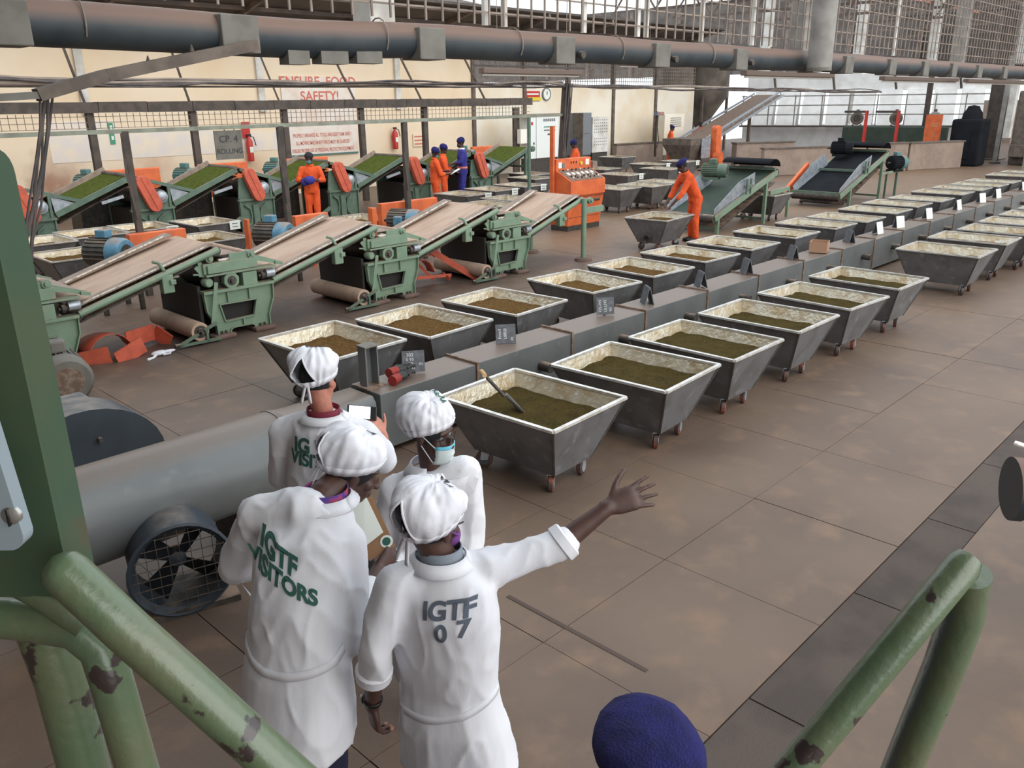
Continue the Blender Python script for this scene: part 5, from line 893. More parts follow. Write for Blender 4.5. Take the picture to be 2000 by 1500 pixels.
class Person:
    def __init__(s, label, J, look, up, skin='skin1', vox=.0065, face=True, hands=None, hs=1.0, group='x', armr=1.0, lower=True, nr=.055):
        s.base = Vc((J['pelvis'].x, J['pelvis'].y, 0)); s.J = J; s.ax = headaxes(look, up); s.hc = J['head']; s.hs = hs; b = B(); s.tips = []
        head(b, s.hc, s.ax, hs, face); f, r, u = s.ax
        chain(b, [J['neck'], s.hc-u*.04-f*.02], [nr, nr*.95]); chain(b, [J['pelvis'], J['neck'].lerp(J['pelvis'], .3), J['neck']], [.10, .10, .05])
        for k in 'LR':
            chain(b, [J['sh'+k], J['el'+k], J['wr'+k]], [.05*armr, .043*armr, .028*armr]); chain(b, [J['neck']-UPZ*.03, J['sh'+k]], [.03, .04])
            if hands and k in hands: hk = hands[k]; s.tips += hand(b, J['wr'+k], hk['d'], hk['n'], hk['side'], hk.get('curl', (15, 20, 15)), hk.get('spread', .12), hk.get('s', 1.0))
            else: dd = (J['wr'+k]-J['el'+k]).normalized(); hand(b, J['wr'+k], dd, dd.cross(Vc((.3, .9, .2))), 1, (30, 35, 25))
            if lower: chain(b, [J['hip'+k], J['kn'+k], J['an'+k], J['to'+k]], [.075, .052, .036, .03])
        me = remesh(b, vox, 2); s.o = put('person', finish(me, s.base), skin); s.o.location = s.base; tag(s.o, label, 'person', group)
        me.polygons.foreach_set('use_smooth', [True]*len(me.polygons))
        bh = B(); bh.ell(s.hc+u*.03*hs-f*.014*hs, (.084*hs, .099*hs, .098*hs), (r, f, u), 24, 16); s.part(bh, 'hair', 'hair')
    def part(s, b, name, m, parent=None, smooth=True, solid=0):
        me = b.mesh(name) if isinstance(b, B) else b; finish(me, s.base); o = put(name, me, m, parent or s.o, smooth)
        if solid: o.modifiers.new('t', 'SOLIDIFY').thickness = solid
        return o
    def cloth(s, b, name, m, vox=.011, it=5, amp=.006, sc=9):
        me = remesh(b, vox, it)
        if amp: wrinkle(me, amp, sc, s.base)
        me.update(); s.bvh = BVHTree.FromPolygons([v.co.copy() for v in me.vertices], [tuple(p.vertices) for p in me.polygons])
        finish(me, s.base); o = put(name, me, m, s.o); me.polygons.foreach_set('use_smooth', [True]*len(me.polygons)); return o
    def hit(s, p, n, far=.6):                             # first cloth surface met going along -n
        h = s.bvh.ray_cast(p+n*far, -n, far*2); return h[0]
    def text(s, txt, size, o, N, slope, m, parent, off=.004, lift=.0045, sx=1.0):
        h = s.bvh.ray_cast(CAM, (o-CAM).normalized(), 10)[0]; o = h or o
        me = text_mesh(txt, size, off); bm = bmesh.new(); bm.from_mesh(me); bmesh.ops.triangulate(bm, faces=bm.faces)
        for _ in range(5):
            L = [e for e in bm.edges if e.calc_length() > .014]
            if not L: break
            bmesh.ops.subdivide_edges(bm, edges=L, cuts=1); bmesh.ops.triangulate(bm, faces=bm.faces)
        N = N.normalized(); X = UPZ.cross(N).normalized()
        for v in bm.verts:
            p = o+X*(v.co.x*sx)+UPZ*(v.co.y+slope*v.co.x*sx); h = s.hit(p, N); dd = (h-o).dot(N) if h else -.1; v.co = p+N*(max(-.13, min(.11, dd))+lift)
        bm.to_mesh(me); bm.free(); return s.part(me, 'lettering', m, parent, False)
    def band(s, c, X, Yd, a0, a1, zoff, w, lift, name, m, parent, n=26, rad=.5):
        R = []
        for t in np.linspace(a0, a1, n):
            d = X*cos(t)+Yd*sin(t); z = zoff(t); row = []
            for e in (-w/2, w/2):
                p = c+UPZ*(z+e); h = s.bvh.ray_cast(p+d*rad, -d, rad*2)[0]; row.append((h if h else p)+d*lift)
            R.append(row)
        b = B(); b.rings(R, caps=False, closed=False); return s.part(b, name, m, parent, True, .002)
    def cap(s, m='cap', puff=1.0, opening=True, text=None, ties=True, lowb=-.42, seed=0, backp=1.0, txtm='inkb', tpos=(.05, .9), tsize=.035, tflip=1):
        f, r, u = s.ax; hs = s.hs; c = s.hc+u*.035*hs-f*.012*hs; nA, nP = 120, 30; V_ = {}; b = B()
        def pt(t, v_):                                    # 0 at band, 1 at crown
            v = max(v_, 0.0)
            back = .5-.5*cos(t); lo = .26-.78*back*(-lowb/.42); ph = lo+(pi/2-lo)*v_
            bulge = (max(sin(v*pi), 0.0)**.7)*(.018+.030*back*backp)*puff; pl = .0032*sin(t*19+seed+2.5*noise.noise(Vc((cos(t)*3, sin(t)*3, seed))))*math.exp(-((v-.14)/.16)**2)*puff
            w = (.022*noise.noise(Vc((cos(t)*1.6+seed, sin(t)*1.6, v*2.2)))+.007*noise.noise(Vc((cos(t)*5+seed, sin(t)*5, v*6))))*puff*max(0, sin(min(1, v*1.15)*pi))**.5
            d = f*(cos(t)*cos(ph))+r*(sin(t)*cos(ph))+u*sin(ph); e = f*(cos(t)*cos(ph)*.106)+r*(sin(t)*cos(ph)*.09)+u*(sin(ph)*.105)
            return c+e*hs+d*((bulge+pl+w)*hs)
        vs, fs = [], []
        for j in range(nP+1):
            for i in range(nA): vs.append(pt(2*pi*i/nA, j/nP))
        for j in range(nP):
            for i in range(nA):
                t = 2*pi*(i+.5)/nA; v = (j+.5)/nP
                if opening and abs(t-pi) < .62*(1-v/.52) and v < .52 and v > .02: continue
                a, e = j*nA+i, j*nA+(i+1) % nA; fs.append((a, e, e+nA, a+nA))
        b.add(vs, fs); s.bvh2 = BVHTree.FromPolygons([Vc(p) for p in vs], fs); o = s.part(b, 'cloth_cap', m, None, True, .003)
        R = [[pt(2*pi*i/nA, -.02)*1.0 for i in range(nA)], [pt(2*pi*i/nA, .10) for i in range(nA)]]; bb = B()
        rows = []
        for i in range(nA): lo_, hi_ = R[0][i], R[1][i]; d = (lo_-c).normalized(); rows.append([lo_+d*.004-u*.012, lo_.lerp(hi_, .9)+d*.004])
        rows.append(rows[0]); bb.rings(rows, caps=False, closed=False); s.part(bb, 'cap_band', m, o, True, .003)
        if opening:
            vv = np.linspace(.03, .52, 14); P_ = [pt(pi+.64*(1-v/.52), v) for v in vv]+[pt(pi-.64*(1-v/.52), v) for v in vv[::-1]]; bb = B(); bb.tube([p+(p-c).normalized()*.001 for p in P_], .0042, 6); s.part(bb, 'opening_hem', m, o)
        if ties:
            k = pt(pi, 0)-f*.008; 
            for sgn in (-1, 1):
                bb = B(); rws = [[k+r*(.006*sgn+.02*sgn*t)-u*(.09*t+.0)-f*.012*t+r*e for e in (-.008, .008)] for t in np.linspace(0, 1, 6)]; bb.rings(rws, caps=False, closed=False); s.part(bb, 'tie_string', m, o, True, .003)
            bb = B(); bb.ell(k, (.016, .012, .013)); s.part(bb, 'tie_knot', m, o)
        if text:
            me = text_mesh(text, tsize*.8, .001); th, v0 = tpos; p0 = pt(th, v0); N = (p0-c).normalized(); X = (r*cos(th)-f*sin(th)); X = (X-N*X.dot(N)).normalized()*tflip; Y = N.cross(X)
            for v in me.vertices:
                p = p0+X*v.co.x+Y*v.co.y; d = (p-c).normalized(); h = s.bvh2.ray_cast(c+d*.3, -d, .3)[0]; v.co = (h if h else p)+d*.0045
            s.part(me, 'cap_lettering', txtm, o, False)
        return o
    def tube(s, pts, r, name, m, parent=None, n=8): b = B(); b.tube(pts, r, n); return s.part(b, name, m, parent)
    def legs(s, m='jeans', r=1.0, vox=.013):
        J = s.J; b = B()
        for k in 'LR': chain(b, [J['hip'+k], J['kn'+k], J['an'+k]+UPZ*.04], [.082*r, .068*r, .06*r])
        chain(b, [J['hipL'], J['hipR']], [.075*r, .075*r]); return s.cloth(b, 'trousers', m, vox, 3, .005, 11)
    def shoes(s):
        for k in 'LR':
            J = s.J; d = (J['to'+k]-J['an'+k]); d.z = 0; d.normalize(); x = d.cross(UPZ); a = Vc((J['an'+k].x, J['an'+k].y, .05)); b = B()
            b.ell(a+d*.06, (.14, .046, .045), (d, x, UPZ)); b.ell(a-d*.02+UPZ*.02, (.05, .04, .05), (d, x, UPZ)); b.box(a+d*.06-UPZ*.04, (.25, .08, .02), (d, x, UPZ)); s.part(b, 'shoe', 'shoe')
def stand(p, fwd, hipw=.09, L=.86, spread=.1, toe=.15):   # legs under a pelvis point
    r = fwd.cross(UPZ).normalized(); J = {}
    for k, sg in (('L', -1), ('R', 1)):
        h = p+r*(hipw*sg)-UPZ*.05; an = Vc((p.x, p.y, .09))+r*(spread*sg); J['hip'+k] = h; J['an'+k] = an; J['kn'+k] = h.lerp(an, .5)+fwd*.03; J['to'+k] = an+fwd*toe-UPZ*.05
    return J
PX = onF
def collar(P, c, X, Y, a, d, h, m, name='collar', tilt=.2, parent=None, gap=0.0, a0=0, a1=2*pi, up=UPZ):
    b = B(); T = np.linspace(a0, a1, 26); b.rings([[c+X*(a*k*cos(t))+Y*(d*k*sin(t))+up*z for z, k in ((0, 1.0+tilt), (h*.5, 1.0+tilt*.4), (h, 1.0))] for t in T], caps=False, closed=False); return P.part(b, name, m, parent, True, .005)
# --- visitor lettered IGTF 07, arm stretched out to the side
fw1 = (HD*.95+RT*.25).normalized(); rt1 = fw1.cross(UPZ)
J = dict(head=PX(844, 1020, 2.42), neck=PX(860, 1085, 2.43), shL=PX(772, 1140, 2.38), shR=PX(945, 1112, 2.46), elL=PX(733, 1268, 2.34), wrL=PX(727, 1378, 2.40), elR=PX(1088, 1068, 2.50), wrR=PX(1188, 990, 2.55), pelvis=RF(-.225, 2.44, .88))
J.update(stand(J['pelvis'], fw1))
dR = (PX(1270, 958, 2.57)-J['wrR']).normalized()
P1 = Person('visitor in white coat lettered IGTF 07 stretching one bare arm out sideways', J, (HD*.72+RT*.62-UPZ*.1), UPZ*.95+RT*.12, 'skin1', .006, hands={'R': dict(d=dR, n=-HD*.75+UPZ*.55, side=-1, curl=(4, 8, 8), spread=.15, s=1.15), 'L': dict(d=PX(737, 1445, 2.40)-J['wrL'], n=-RT*.8-HD*.5, side=1, curl=(22, 30, 25), spread=.06, s=1.05)}, group='visitors in white coats')
b = B(); c0 = J['neck']
loft(b, [(PX(860, 1082, 2.43), rt1, fw1, .072, .07), (PX(860, 1100, 2.43), rt1, fw1, .12, .09), (PX(862, 1130, 2.43), rt1, fw1, .185, .115), (PX(868, 1190, 2.42), rt1, fw1, .195, .13), (PX(873, 1260, 2.42), rt1, fw1, .183, .125), (PX(877, 1335, 2.43), rt1, fw1, .175, .12), (PX(884, 1400, 2.43), rt1, fw1, .2, .14), (PX(893, 1450, 2.44), rt1, fw1, .212, .155), (PX(899, 1492, 2.44), rt1, fw1, .22, .165)])
chain(b, [J['shL'], J['elL'], J['elL'].lerp(J['wrL'], .42)], [.072, .062, .058]); chain(b, [J['shR'], J['elR'].lerp(J['shR'], .5), J['elR']+(J['wrR']-J['elR'])*.12], [.078, .066, .058]); chain(b, [PX(862, 1120, 2.43), J['shL']], [.08, .07]); chain(b, [PX(862, 1120, 2.43), J['shR']], [.08, .072])
coat = P1.cloth(b, 'white_coat', 'cloth', .0105, 6, .009, 5)
for k, (e0, t0, t1, rr) in {'L': ('elL', .34, .47, .062), 'R': ('elR', .06, .2, .064)}.items():
    a_, z_ = J['el'+k], J['wr'+k]; bb = B(); bb.tube([a_.lerp(z_, t0-.02), a_.lerp(z_, t0), a_.lerp(z_, t1), a_.lerp(z_, t1+.02)], [rr*.95, rr*1.06, rr*1.02, rr*.9], 18); P1.part(bb, 'rolled_cuff', 'cloth', coat)
NB = -fw1; Xt = rt1
P1.text('IGTF', .085, PX(876, 1193, 2.3), -fw1, .13, 'inkg', coat, .003); P1.text('0', .085, PX(861, 1240, 2.3), -fw1, .05, 'inkg', coat, .0025); P1.text('7', .085, PX(906, 1229, 2.3), -fw1, .1, 'inkg', coat, .0025)
cz = PX(878, 1345, 2.43); P1.band(cz, rt1, -fw1, -.25, pi+.25, lambda t: -.035*sin(t)+.03*cos(t), .03, .002, 'waist_band', 'cloth', coat)
collar(P1, PX(861, 1098, 2.43), rt1, fw1, .09, .083, .036, 'cloth', tilt=.35, parent=coat); collar(P1, PX(860, 1088, 2.43), rt1, fw1, .075, .07, .045, 'greyc', 'shirt_collar', .1, coat)
P1.cap(text='IGARA', tpos=(.5, .72), tsize=.042, tflip=1, seed=1, puff=1.05); f, r, u = P1.ax
P1.tube([P1.hc+r*.078-f*.01+u*.01, P1.hc+r*.07+f*.05-u*.03, P1.hc+r*.045+f*.085-u*.055], .004, 'mask_strap', 'purple'); b = B(); b.ell(P1.hc+f*.075-u*.065, (.055, .045, .05), (r, f, u)); P1.part(b, 'face_mask', 'purple'); P1.tube([P1.hc+r*.08+u*.015-f*.01, P1.hc+r*.074+f*.07+u*.012], .003, 'spectacle_arm', 'glass')
for p, d in P1.tips[:5]: bb = B(); bb.ell(p+d*.003, (.0078, .0078, .009), (*frame(d), d)); P1.part(bb, 'finger_tip', 'nail')
b = B(); a_ = J['wrL'].lerp(J['elL'], .12); d_ = (J['wrL']-J['elL']).normalized(); x_, y_ = frame(d_); b.rings([[a_+(x_*cos(t)+y_*sin(t))*.036+d_*e for e in (-.008, .008)] for t in np.linspace(0, 2*pi, 18)], caps=False, closed=False); P1.part(b, 'watch_strap', 'blk', None, True, .004); b = B(); b.lathe(a_-RT*.036, -RT, ((0, .017), (.008, .016), (.009, .001)), 14); P1.part(b, 'watch_case', 'screw')
P1.legs('jeans'); P1.shoes()
# --- visitor lettered IGTF VISITORS, stooping over the clipboard
fw2 = (HD*.86+RT*.5).normalized(); rt2 = fw2.cross(UPZ)
J = dict(head=PX(688, 918, 2.87), neck=PX(634, 972, 2.75), shL=PX(502, 1006, 2.75), shR=PX(672, 1062, 2.62), elL=PX(458, 1112, 2.88), wrL=PX(560, 1110, 3.0), elR=PX(684, 1245, 2.52), wrR=PX(738, 1112, 2.84), pelvis=RF(-.80, 2.50, .92))
J.update(stand(J['pelvis'], fw2))
P2 = Person('stooping visitor in white coat lettered IGTF VISITORS holding the clipboard', J, (RT*.80+HD*.30-UPZ*.36), UPZ*.95+RT*.05, 'skin1', .0065, hands={'R': dict(d=PX(768, 1078, 2.9)-J['wrR'], n=-HD*.8+RT*.4, side=1, curl=(35, 40, 25), spread=.05), 'L': dict(d=RT+HD*.2, n=UPZ, side=1, curl=(25, 30, 25))}, group='visitors in white coats', nr=.066, hs=1.06)
b = B(); up2 = (UPZ-fw2*.2).normalized()
loft(b, [(PX(630, 976, 2.735), rt2, fw2, .082, .078), (PX(618, 992, 2.71), rt2, fw2, .15, .1), (PX(597, 1030, 2.66), rt2, fw2, .2, .125), (PX(590, 1095, 2.60), rt2, fw2, .205, .14), (PX(583, 1165, 2.55), rt2, fw2, .195, .138), (PX(580, 1235, 2.52), rt2, fw2, .198, .135), (PX(580, 1300, 2.50), rt2, fw2, .215, .155), (PX(581, 1370, 2.48), rt2, fw2, .225, .17), (PX(583, 1435, 2.47), rt2, fw2, .23, .18)])
chain(b, [J['shL'], J['elL'], J['elL'].lerp(J['wrL'], .25)], [.074, .068, .06]); chain(b, [J['shR'], J['elR'], J['elR'].lerp(J['wrR'], .72)], [.08, .068, .054]); chain(b, [PX(605, 1000, 2.7), J['shL']], [.1, .08]); chain(b, [PX(605, 1005, 2.7), J['shR']], [.1, .08])
coat = P2.cloth(b, 'white_coat', 'cloth', .011, 6, .009, 5)
N2 = -HD; P2.text('IGTF', .078, PX(541, 1083, 2.47), N2, -.34, 'ink', coat, .0035); P2.text('VISITORS', .068, PX(546, 1134, 2.45), N2, -.34, 'ink', coat, .003)
P2.band(PX(580, 1248, 2.51), rt2, -fw2, -.2, pi+.3, lambda t: -.05*sin(t), .032, .002, 'waist_band', 'cloth', coat)
nk = PX(630, 979, 2.735); upn = (UPZ+fw2*.35+rt2*.1).normalized(); collar(P2, nk, rt2, fw2, .1, .095, .035, 'cloth', tilt=.4, parent=coat, up=upn); collar(P2, nk+upn*.012, rt2, fw2, .085, .08, .04, 'plaid', 'shirt_collar', .1, coat, up=upn)
P2.cap(text='SA', tpos=(-.4, .75), tsize=.05, seed=4, puff=.9, lowb=-.34); P2.legs('jeans'); P2.shoes()
# --- masked visitor facing the trolleys
fw3 = (RT*.62-HD*.78).normalized(); rt3 = fw3.cross(UPZ)
J = dict(head=PX(842, 842, 3.32), neck=PX(845, 918, 3.38), shL=PX(905, 918, 3.36), shR=PX(772, 960, 3.36), elL=PX(922, 1035, 3.4), wrL=PX(915, 1120, 3.3), elR=PX(752, 1075, 3.42), wrR=PX(772, 1110, 3.15), pelvis=RF(-.33, 3.42, .9))
J.update(stand(J['pelvis'], fw3))
P3 = Person('visitor in white coat with spectacles and blue-edged face mask looking at the trolleys', J, (RT*.86-HD*.48-UPZ*.12), UPZ*.95-RT*.1, 'skin1', .006, group='visitors in white coats')
b = B()
loft(b, [(PX(845, 912, 3.37), rt3, fw3, .08, .07), (PX(845, 925, 3.37), rt3, fw3, .14, .095), (PX(846, 948, 3.38), rt3, fw3, .19, .12), (PX(848, 1000, 3.4), rt3, fw3, .2, .135), (PX(850, 1060, 3.41), rt3, fw3, .195, .135), (PX(852, 1130, 3.42), rt3, fw3, .2, .135), (PX(856, 1240, 3.43), rt3, fw3, .23, .17), (PX(858, 1300, 3.43), rt3, fw3, .24, .18)])
for k in 'LR': chain(b, [J['sh'+k], J['el'+k], J['el'+k].lerp(J['wr'+k], .8)], [.078, .064, .05]); chain(b, [PX(845, 935, 3.37), J['sh'+k]], [.085, .075])
coat = P3.cloth(b, 'white_coat', 'cloth', .011, 6, .009, 5)
cn = PX(845, 918, 3.36); collar(P3, cn, rt3, fw3, .1, .09, .05, 'cloth', tilt=.35, parent=coat, a0=pi*.75, a1=pi*2.25)
for sg in (-1, 1):
    bb = B(); o_ = cn+fw3*.07+rt3*(.06*sg)+UPZ*.03; q = [o_, o_+rt3*(.07*sg)-UPZ*.05+fw3*.02, o_+rt3*(.05*sg)-UPZ*.115+fw3*.055, o_+rt3*(-.035*sg)-UPZ*.14+fw3*.06]; q = [((P3.hit(p, fw3) or p)+fw3*.008) for p in q]; bb.add(q, [(0, 1, 2, 3)]); P3.part(bb, 'lapel', 'cloth', coat, False, .006)
bb = B(); rows = []
for t in np.linspace(0, 1, 6):
    w = .085*(1-t*.45); rows.append([cn+rt3*(w*e)+fw3*(.075+.045*t-.03*abs(e))-UPZ*(.02+.2*t)+UPZ*(.02*abs(e)*(1-t)) for e in (-1, -.5, 0, .5, 1)])
rows = [[((P3.hit(p, fw3) or p)+fw3*.005) for p in rw] for rw in rows[:4]]; bb.rings(rows, caps=False, closed=False); P3.part(bb, 'undershirt', 'cap', coat, True, .004)
P3.cap(opening=False, text='IGARA', tpos=(-1.2, .72), tsize=.04, txtm='ink', seed=7, puff=1.05, ties=False)
f, r, u = P3.ax; hc = P3.hc; b = B()
rows = []
for j, v in enumerate(np.linspace(0, 1, 9)):
    rows.append([hc+f*(.116-.05*abs(e)**2.2-.02*(v-.35)**2-.03*max(0, v-.7))+r*(.064*e*(1-.12*v))-u*(.03+.095*v)+f*.0025*sin(v*28) for e in np.linspace(-1, 1, 13)])
b.rings(rows, caps=False, closed=False); mk = P3.part(b, 'face_mask', 'mask', None, True, .003)
b = B(); b.rings([[p+f*.002 for p in rows[0]], [p+f*.002 for p in rows[1]], [p.lerp(q, .3)+f*.002 for p, q in zip(rows[1], rows[2])]], caps=False, closed=False); P3.part(b, 'mask_edge', 'maskb', mk, True, .003)
for sg in (-1, 1):
    P3.tube([hc+f*.064+r*(.064*sg)-u*.035, hc+r*(.08*sg)+f*.01+u*.012], .0022, 'ear_loop', 'mask', mk); P3.tube([hc+f*.05+r*(.056*sg)-u*.115, hc+r*(.08*sg)-u*.03], .0022, 'ear_loop', 'mask', mk)
gl = P3.tube([hc+f*.109+r*.012+u*.004, hc+f*.112+u*.008, hc+f*.109-r*.012+u*.004], .0022, 'spectacles', 'glass')
for sg in (-1, 1):
    cc = hc+f*.098+r*(.036*sg)-u*.004; P3.tube([cc+r*(.024*cos(t))+u*(.019*sin(t))-f*(.012*sg*cos(t)) for t in np.linspace(0, 2*pi, 18)], .0019, 'lens_rim', 'glass', gl); P3.tube([cc+r*(.024*sg)+u*.006-f*.012, hc+r*(.08*sg)+u*.008-f*.002], .0018, 'temple_arm', 'glass', gl)
    b = B(); b.ell(hc+f*.074+r*(.031*sg)-u*.002, (.0115, .010, .0068), (r, f, u), 12, 8); P3.part(b, 'eye', 'box'); b = B(); b.ell(hc+f*.0822+r*(.0325*sg)-u*.002, (.0055, .0025, .0055), (r, f, u), 10, 6); P3.part(b, 'iris', 'blk')
P3.legs('dark'); P3.shoes()
# --- photographing visitor
fw4 = (HD*.93+RT*.36).normalized(); rt4 = fw4.cross(UPZ)
J = dict(head=PX(622, 742, 3.92), neck=PX(632, 808, 3.90), shL=PX(556, 843, 3.95), shR=PX(710, 850, 3.9), elL=PX(548, 930, 4.0), wrL=PX(640, 900, 4.2), elR=PX(752, 900, 4.0), wrR=PX(748, 850, 4.14), pelvis=RF(-.91, 3.92, .92))
J.update(stand(J['pelvis'], fw4))
P4 = Person('visitor with pale skin and maroon collar photographing with a phone', J, (HD*.93+RT*.30-UPZ*.25), UPZ*.97-RT*.1, 'skin2', .007, hands={'R': dict(d=PX(722, 803, 4.16)-J['wrR'], n=RT*.8-HD*.6+UPZ*.2, side=1, curl=(38, 45, 30), spread=.03), 'L': dict(d=RT*.6+UPZ*.6, n=HD, side=1, curl=(30, 30, 25))}, group='visitors in white coats')
b = B()
loft(b, [(PX(632, 806, 3.90), rt4, fw4, .085, .08), (PX(634, 818, 3.90), rt4, fw4, .14, .1), (PX(636, 838, 3.89), rt4, fw4, .195, .125), (PX(638, 890, 3.88), rt4, fw4, .215, .145), (PX(636, 945, 3.89), rt4, fw4, .21, .15), (PX(634, 1010, 3.9), rt4, fw4, .205, .15), (PX(632, 1090, 3.91), rt4, fw4, .22, .17), (PX(630, 1180, 3.91), rt4, fw4, .24, .19)])
for k, tt in (('L', .7), ('R', .45)): chain(b, [J['sh'+k], J['el'+k], J['el'+k].lerp(J['wr'+k], tt)], [.085, .068, .055]); chain(b, [PX(635, 828, 3.89), J['sh'+k]], [.09, .08])
coat = P4.cloth(b, 'white_coat', 'cloth', .0115, 6, .009, 5)
P4.text('IG T F', .102, PX(618, 876, 3.75), -fw4, -.02, 'ink', coat, .004); P4.text('VISITORS', .09, PX(625, 907, 3.75), -fw4, -.08, 'ink', coat, .0035)
cn = PX(633, 815, 3.90); collar(P4, cn, rt4, fw4, .1, .09, .03, 'cloth', tilt=.4, parent=coat); collar(P4, cn+UPZ*.01, rt4, fw4, .085, .078, .045, 'maroon', 'shirt_collar', .06, coat)
P4.cap(text='IGARA', tpos=(2.6, .86), tsize=.04, tflip=1, seed=11, puff=1.3); P4.legs('dark'); P4.shoes()
ph = root('mobile_phone', 'dark mobile phone with lit screen held by the photographing visitor', 'phone'); pc = PX(707, 806, 4.17); px_, pz_ = (RT*.97-UPZ*.1).normalized(), (UPZ*.7+HD*.5).normalized(); pn = px_.cross(pz_)
B().box(pc, (.16, .078, .01), (px_, pz_, pn)).build('phone_body', 'blk', ph, bevel=.004); sgn = -1 if pn.dot(HD) > 0 else 1
B().box(pc+pn*(.006*sgn)-px_*.012, (.115, .068, .002), (px_, pz_, pn)).build('screen', 'screen', ph)
cb = root('clipboard', 'brown clipboard with pale green sheet and round sticker', 'clipboard'); q = [PX(668, 985, 3.04), PX(716, 950, 3.08), PX(772, 1066, 2.90), PX(722, 1096, 2.86)]
X_ = (q[1]-q[0]).normalized(); Y_ = (q[1]-q[2]).normalized(); N_ = X_.cross(Y_).normalized(); N_ = N_ if N_.dot(HD) < 0 else -N_
b = B(); b.add(q+[p-N_*.005 for p in q], [(0, 1, 2, 3), (7, 6, 5, 4), (0, 4, 5, 1), (1, 5, 6, 2), (2, 6, 7, 3), (3, 7, 4, 0)]); b.build('board', 'clip', cb)
def qp(a, c): return q[0].lerp(q[1], a).lerp(q[3].lerp(q[2], a), c)
b = B(); k = [qp(.04, .1)+N_*.004, qp(.84, .06)+N_*.004, qp(.84, .74)+N_*.004, qp(.04, .78)+N_*.004]; b.add(k+[p+N_*.003 for p in k], [(0, 1, 2, 3), (7, 6, 5, 4), (0, 4, 5, 1), (1, 5, 6, 2), (2, 6, 7, 3), (3, 7, 4, 0)]); b.build('paper_sheets', 'paper', cb)
B().lathe(qp(.8, .88)+N_*.001, N_, ((0, .026), (.002, .026), (.002, .001)), 20).build('round_sticker', 'paper', cb); B().lathe(qp(.8, .88)+N_*.003, N_, ((0, .017), (.001, .017), (.001, .001)), 16).build('sticker_print', 'ink', cb)
# ------------------------------------------------------------------ workers
def worker(label, base, face, topm, arms, H=1.72, lean=(0, 0), headc='navy', mask=None, look=None, collar_m=None, belt=None, group='workers in orange overalls', legs=None, vox=.016, coverm=None, kneel=0.0, hat='cap'):
    """local frame: x right, y forward, z up; arms: {'L': (elbow, wrist), 'R': ...} in metres"""
    base = Vc((base[0], base[1], 0)); fy = Vc((cos(face), sin(face), 0)); fx = fy.cross(UPZ); s = H/1.75
    def T(x, y, z): return base+fx*x+fy*y+UPZ*z
    lx, ly = lean; pz = .93*s-kneel; pel = T(0, 0, pz); ch = T(lx*.55, ly*.55, pz+.38*s*math.sqrt(max(.1, 1-(ly*ly)/1.2))); dirn = (ch-pel).normalized(); nk = ch+dirn*(.16*s); lk = look or (fy*.9-UPZ*.25); hd_ = nk+(dirn*.6+UPZ*.4).normalized()*(.15*s)+lk.normalized()*.03
    J = dict(pelvis=pel, neck=nk, head=hd_)
    for k, sg in (('L', -1), ('R', 1)):
        J['sh'+k] = ch+fx*(.19*s*sg)+dirn*.07; e, w = arms[k]; J['el'+k] = T(*e); J['wr'+k] = T(*w)
    J.update(stand(pel, fy))
    if legs:
        for kk, v in legs.items(): J[kk] = T(*v)
    P = Person(label, J, lk, UPZ+dirn*.3, 'skin1', .011, True, group=group)
    b = B(); pc = [pel, pel.lerp(ch, .45), ch, nk]; ax = fy-dirn*fy.dot(dirn); ax.normalize()
    loft(b, [(pel-UPZ*.1, fx, fy, .17*s, .13*s), (pel, fx, fy, .18*s, .135*s), (pel.lerp(ch, .5), fx, ax, .17*s, .12*s), (ch, fx, ax, .2*s, .125*s), (ch+dirn*.09*s, fx, ax, .17*s, .1*s), (nk, fx, ax, .075*s, .07*s)], 18)
    for k in 'LR':
        chain(b, [J['sh'+k], J['el'+k], J['el'+k].lerp(J['wr'+k], .35)], [.075*s, .062*s, .055*s]); chain(b, [ch+dirn*.06, J['sh'+k]], [.08*s, .075*s]); chain(b, [J['hip'+k], J['kn'+k], J['an'+k]+UPZ*.03], [.1*s, .08*s, .07*s])
    cl = P.cloth(b, 'overall', topm, vox, 3, .007, 9); collar(P, nk-dirn*.02, fx, ax, .085, .075, .045, collar_m or topm, tilt=.2, parent=cl)
    if belt: P.band(pel+UPZ*.08, fx, fy, 0, 2*pi, lambda t: 0, .06, .006, 'belt', belt, cl, 30)
    if hat == 'beret':
        f, r, u = P.ax; b = B(); b.ell(P.hc+u*.075-f*.03, (.105, .13, .06), (r, f, u)); b.ell(P.hc+u*.055-f*.01, (.088, .105, .06), (r, f, u)); me = remesh(b, .008, 4); P.part(me, 'beret', headc)
    else: P.cap(headc, .55, False, None, False, -.25)
    if mask: f, r, u = P.ax; b = B(); b.ell(P.hc+f*.07-u*.06, (.06, .05, .052), (r, f, u)); P.part(b, 'face_mask', mask)
    P.shoes(); P.fx, P.fy, P.T = fx, fy, T; return P
toCam = AZ+pi
p = onY(610, 380, 17.3)
P = worker('worker in orange overalls and dark cap facing us, wrapping blue cloth in his hands', (p.x, 17.3), toCam+.1, 'orangeo', {'L': ((-.3, .05, 1.12), (-.06, .26, 1.14)), 'R': ((.3, .05, 1.12), (.06, .26, 1.16))}, 1.74, headc='dark', mask='teal', look=Vc((cos(toCam), sin(toCam), -.2)))
b = B(); b.ell(P.T(0, .3, 1.14), (.15, .1, .1)); b.ell(P.T(.1, .32, 1.1), (.1, .06, .09)); o = b.build('blue_cloth', 'blueo', None, True); tag(o, 'bright blue cloth bundled in the hands of the lone orange worker', 'cloth')
p = onY(850, 340, 16.8)
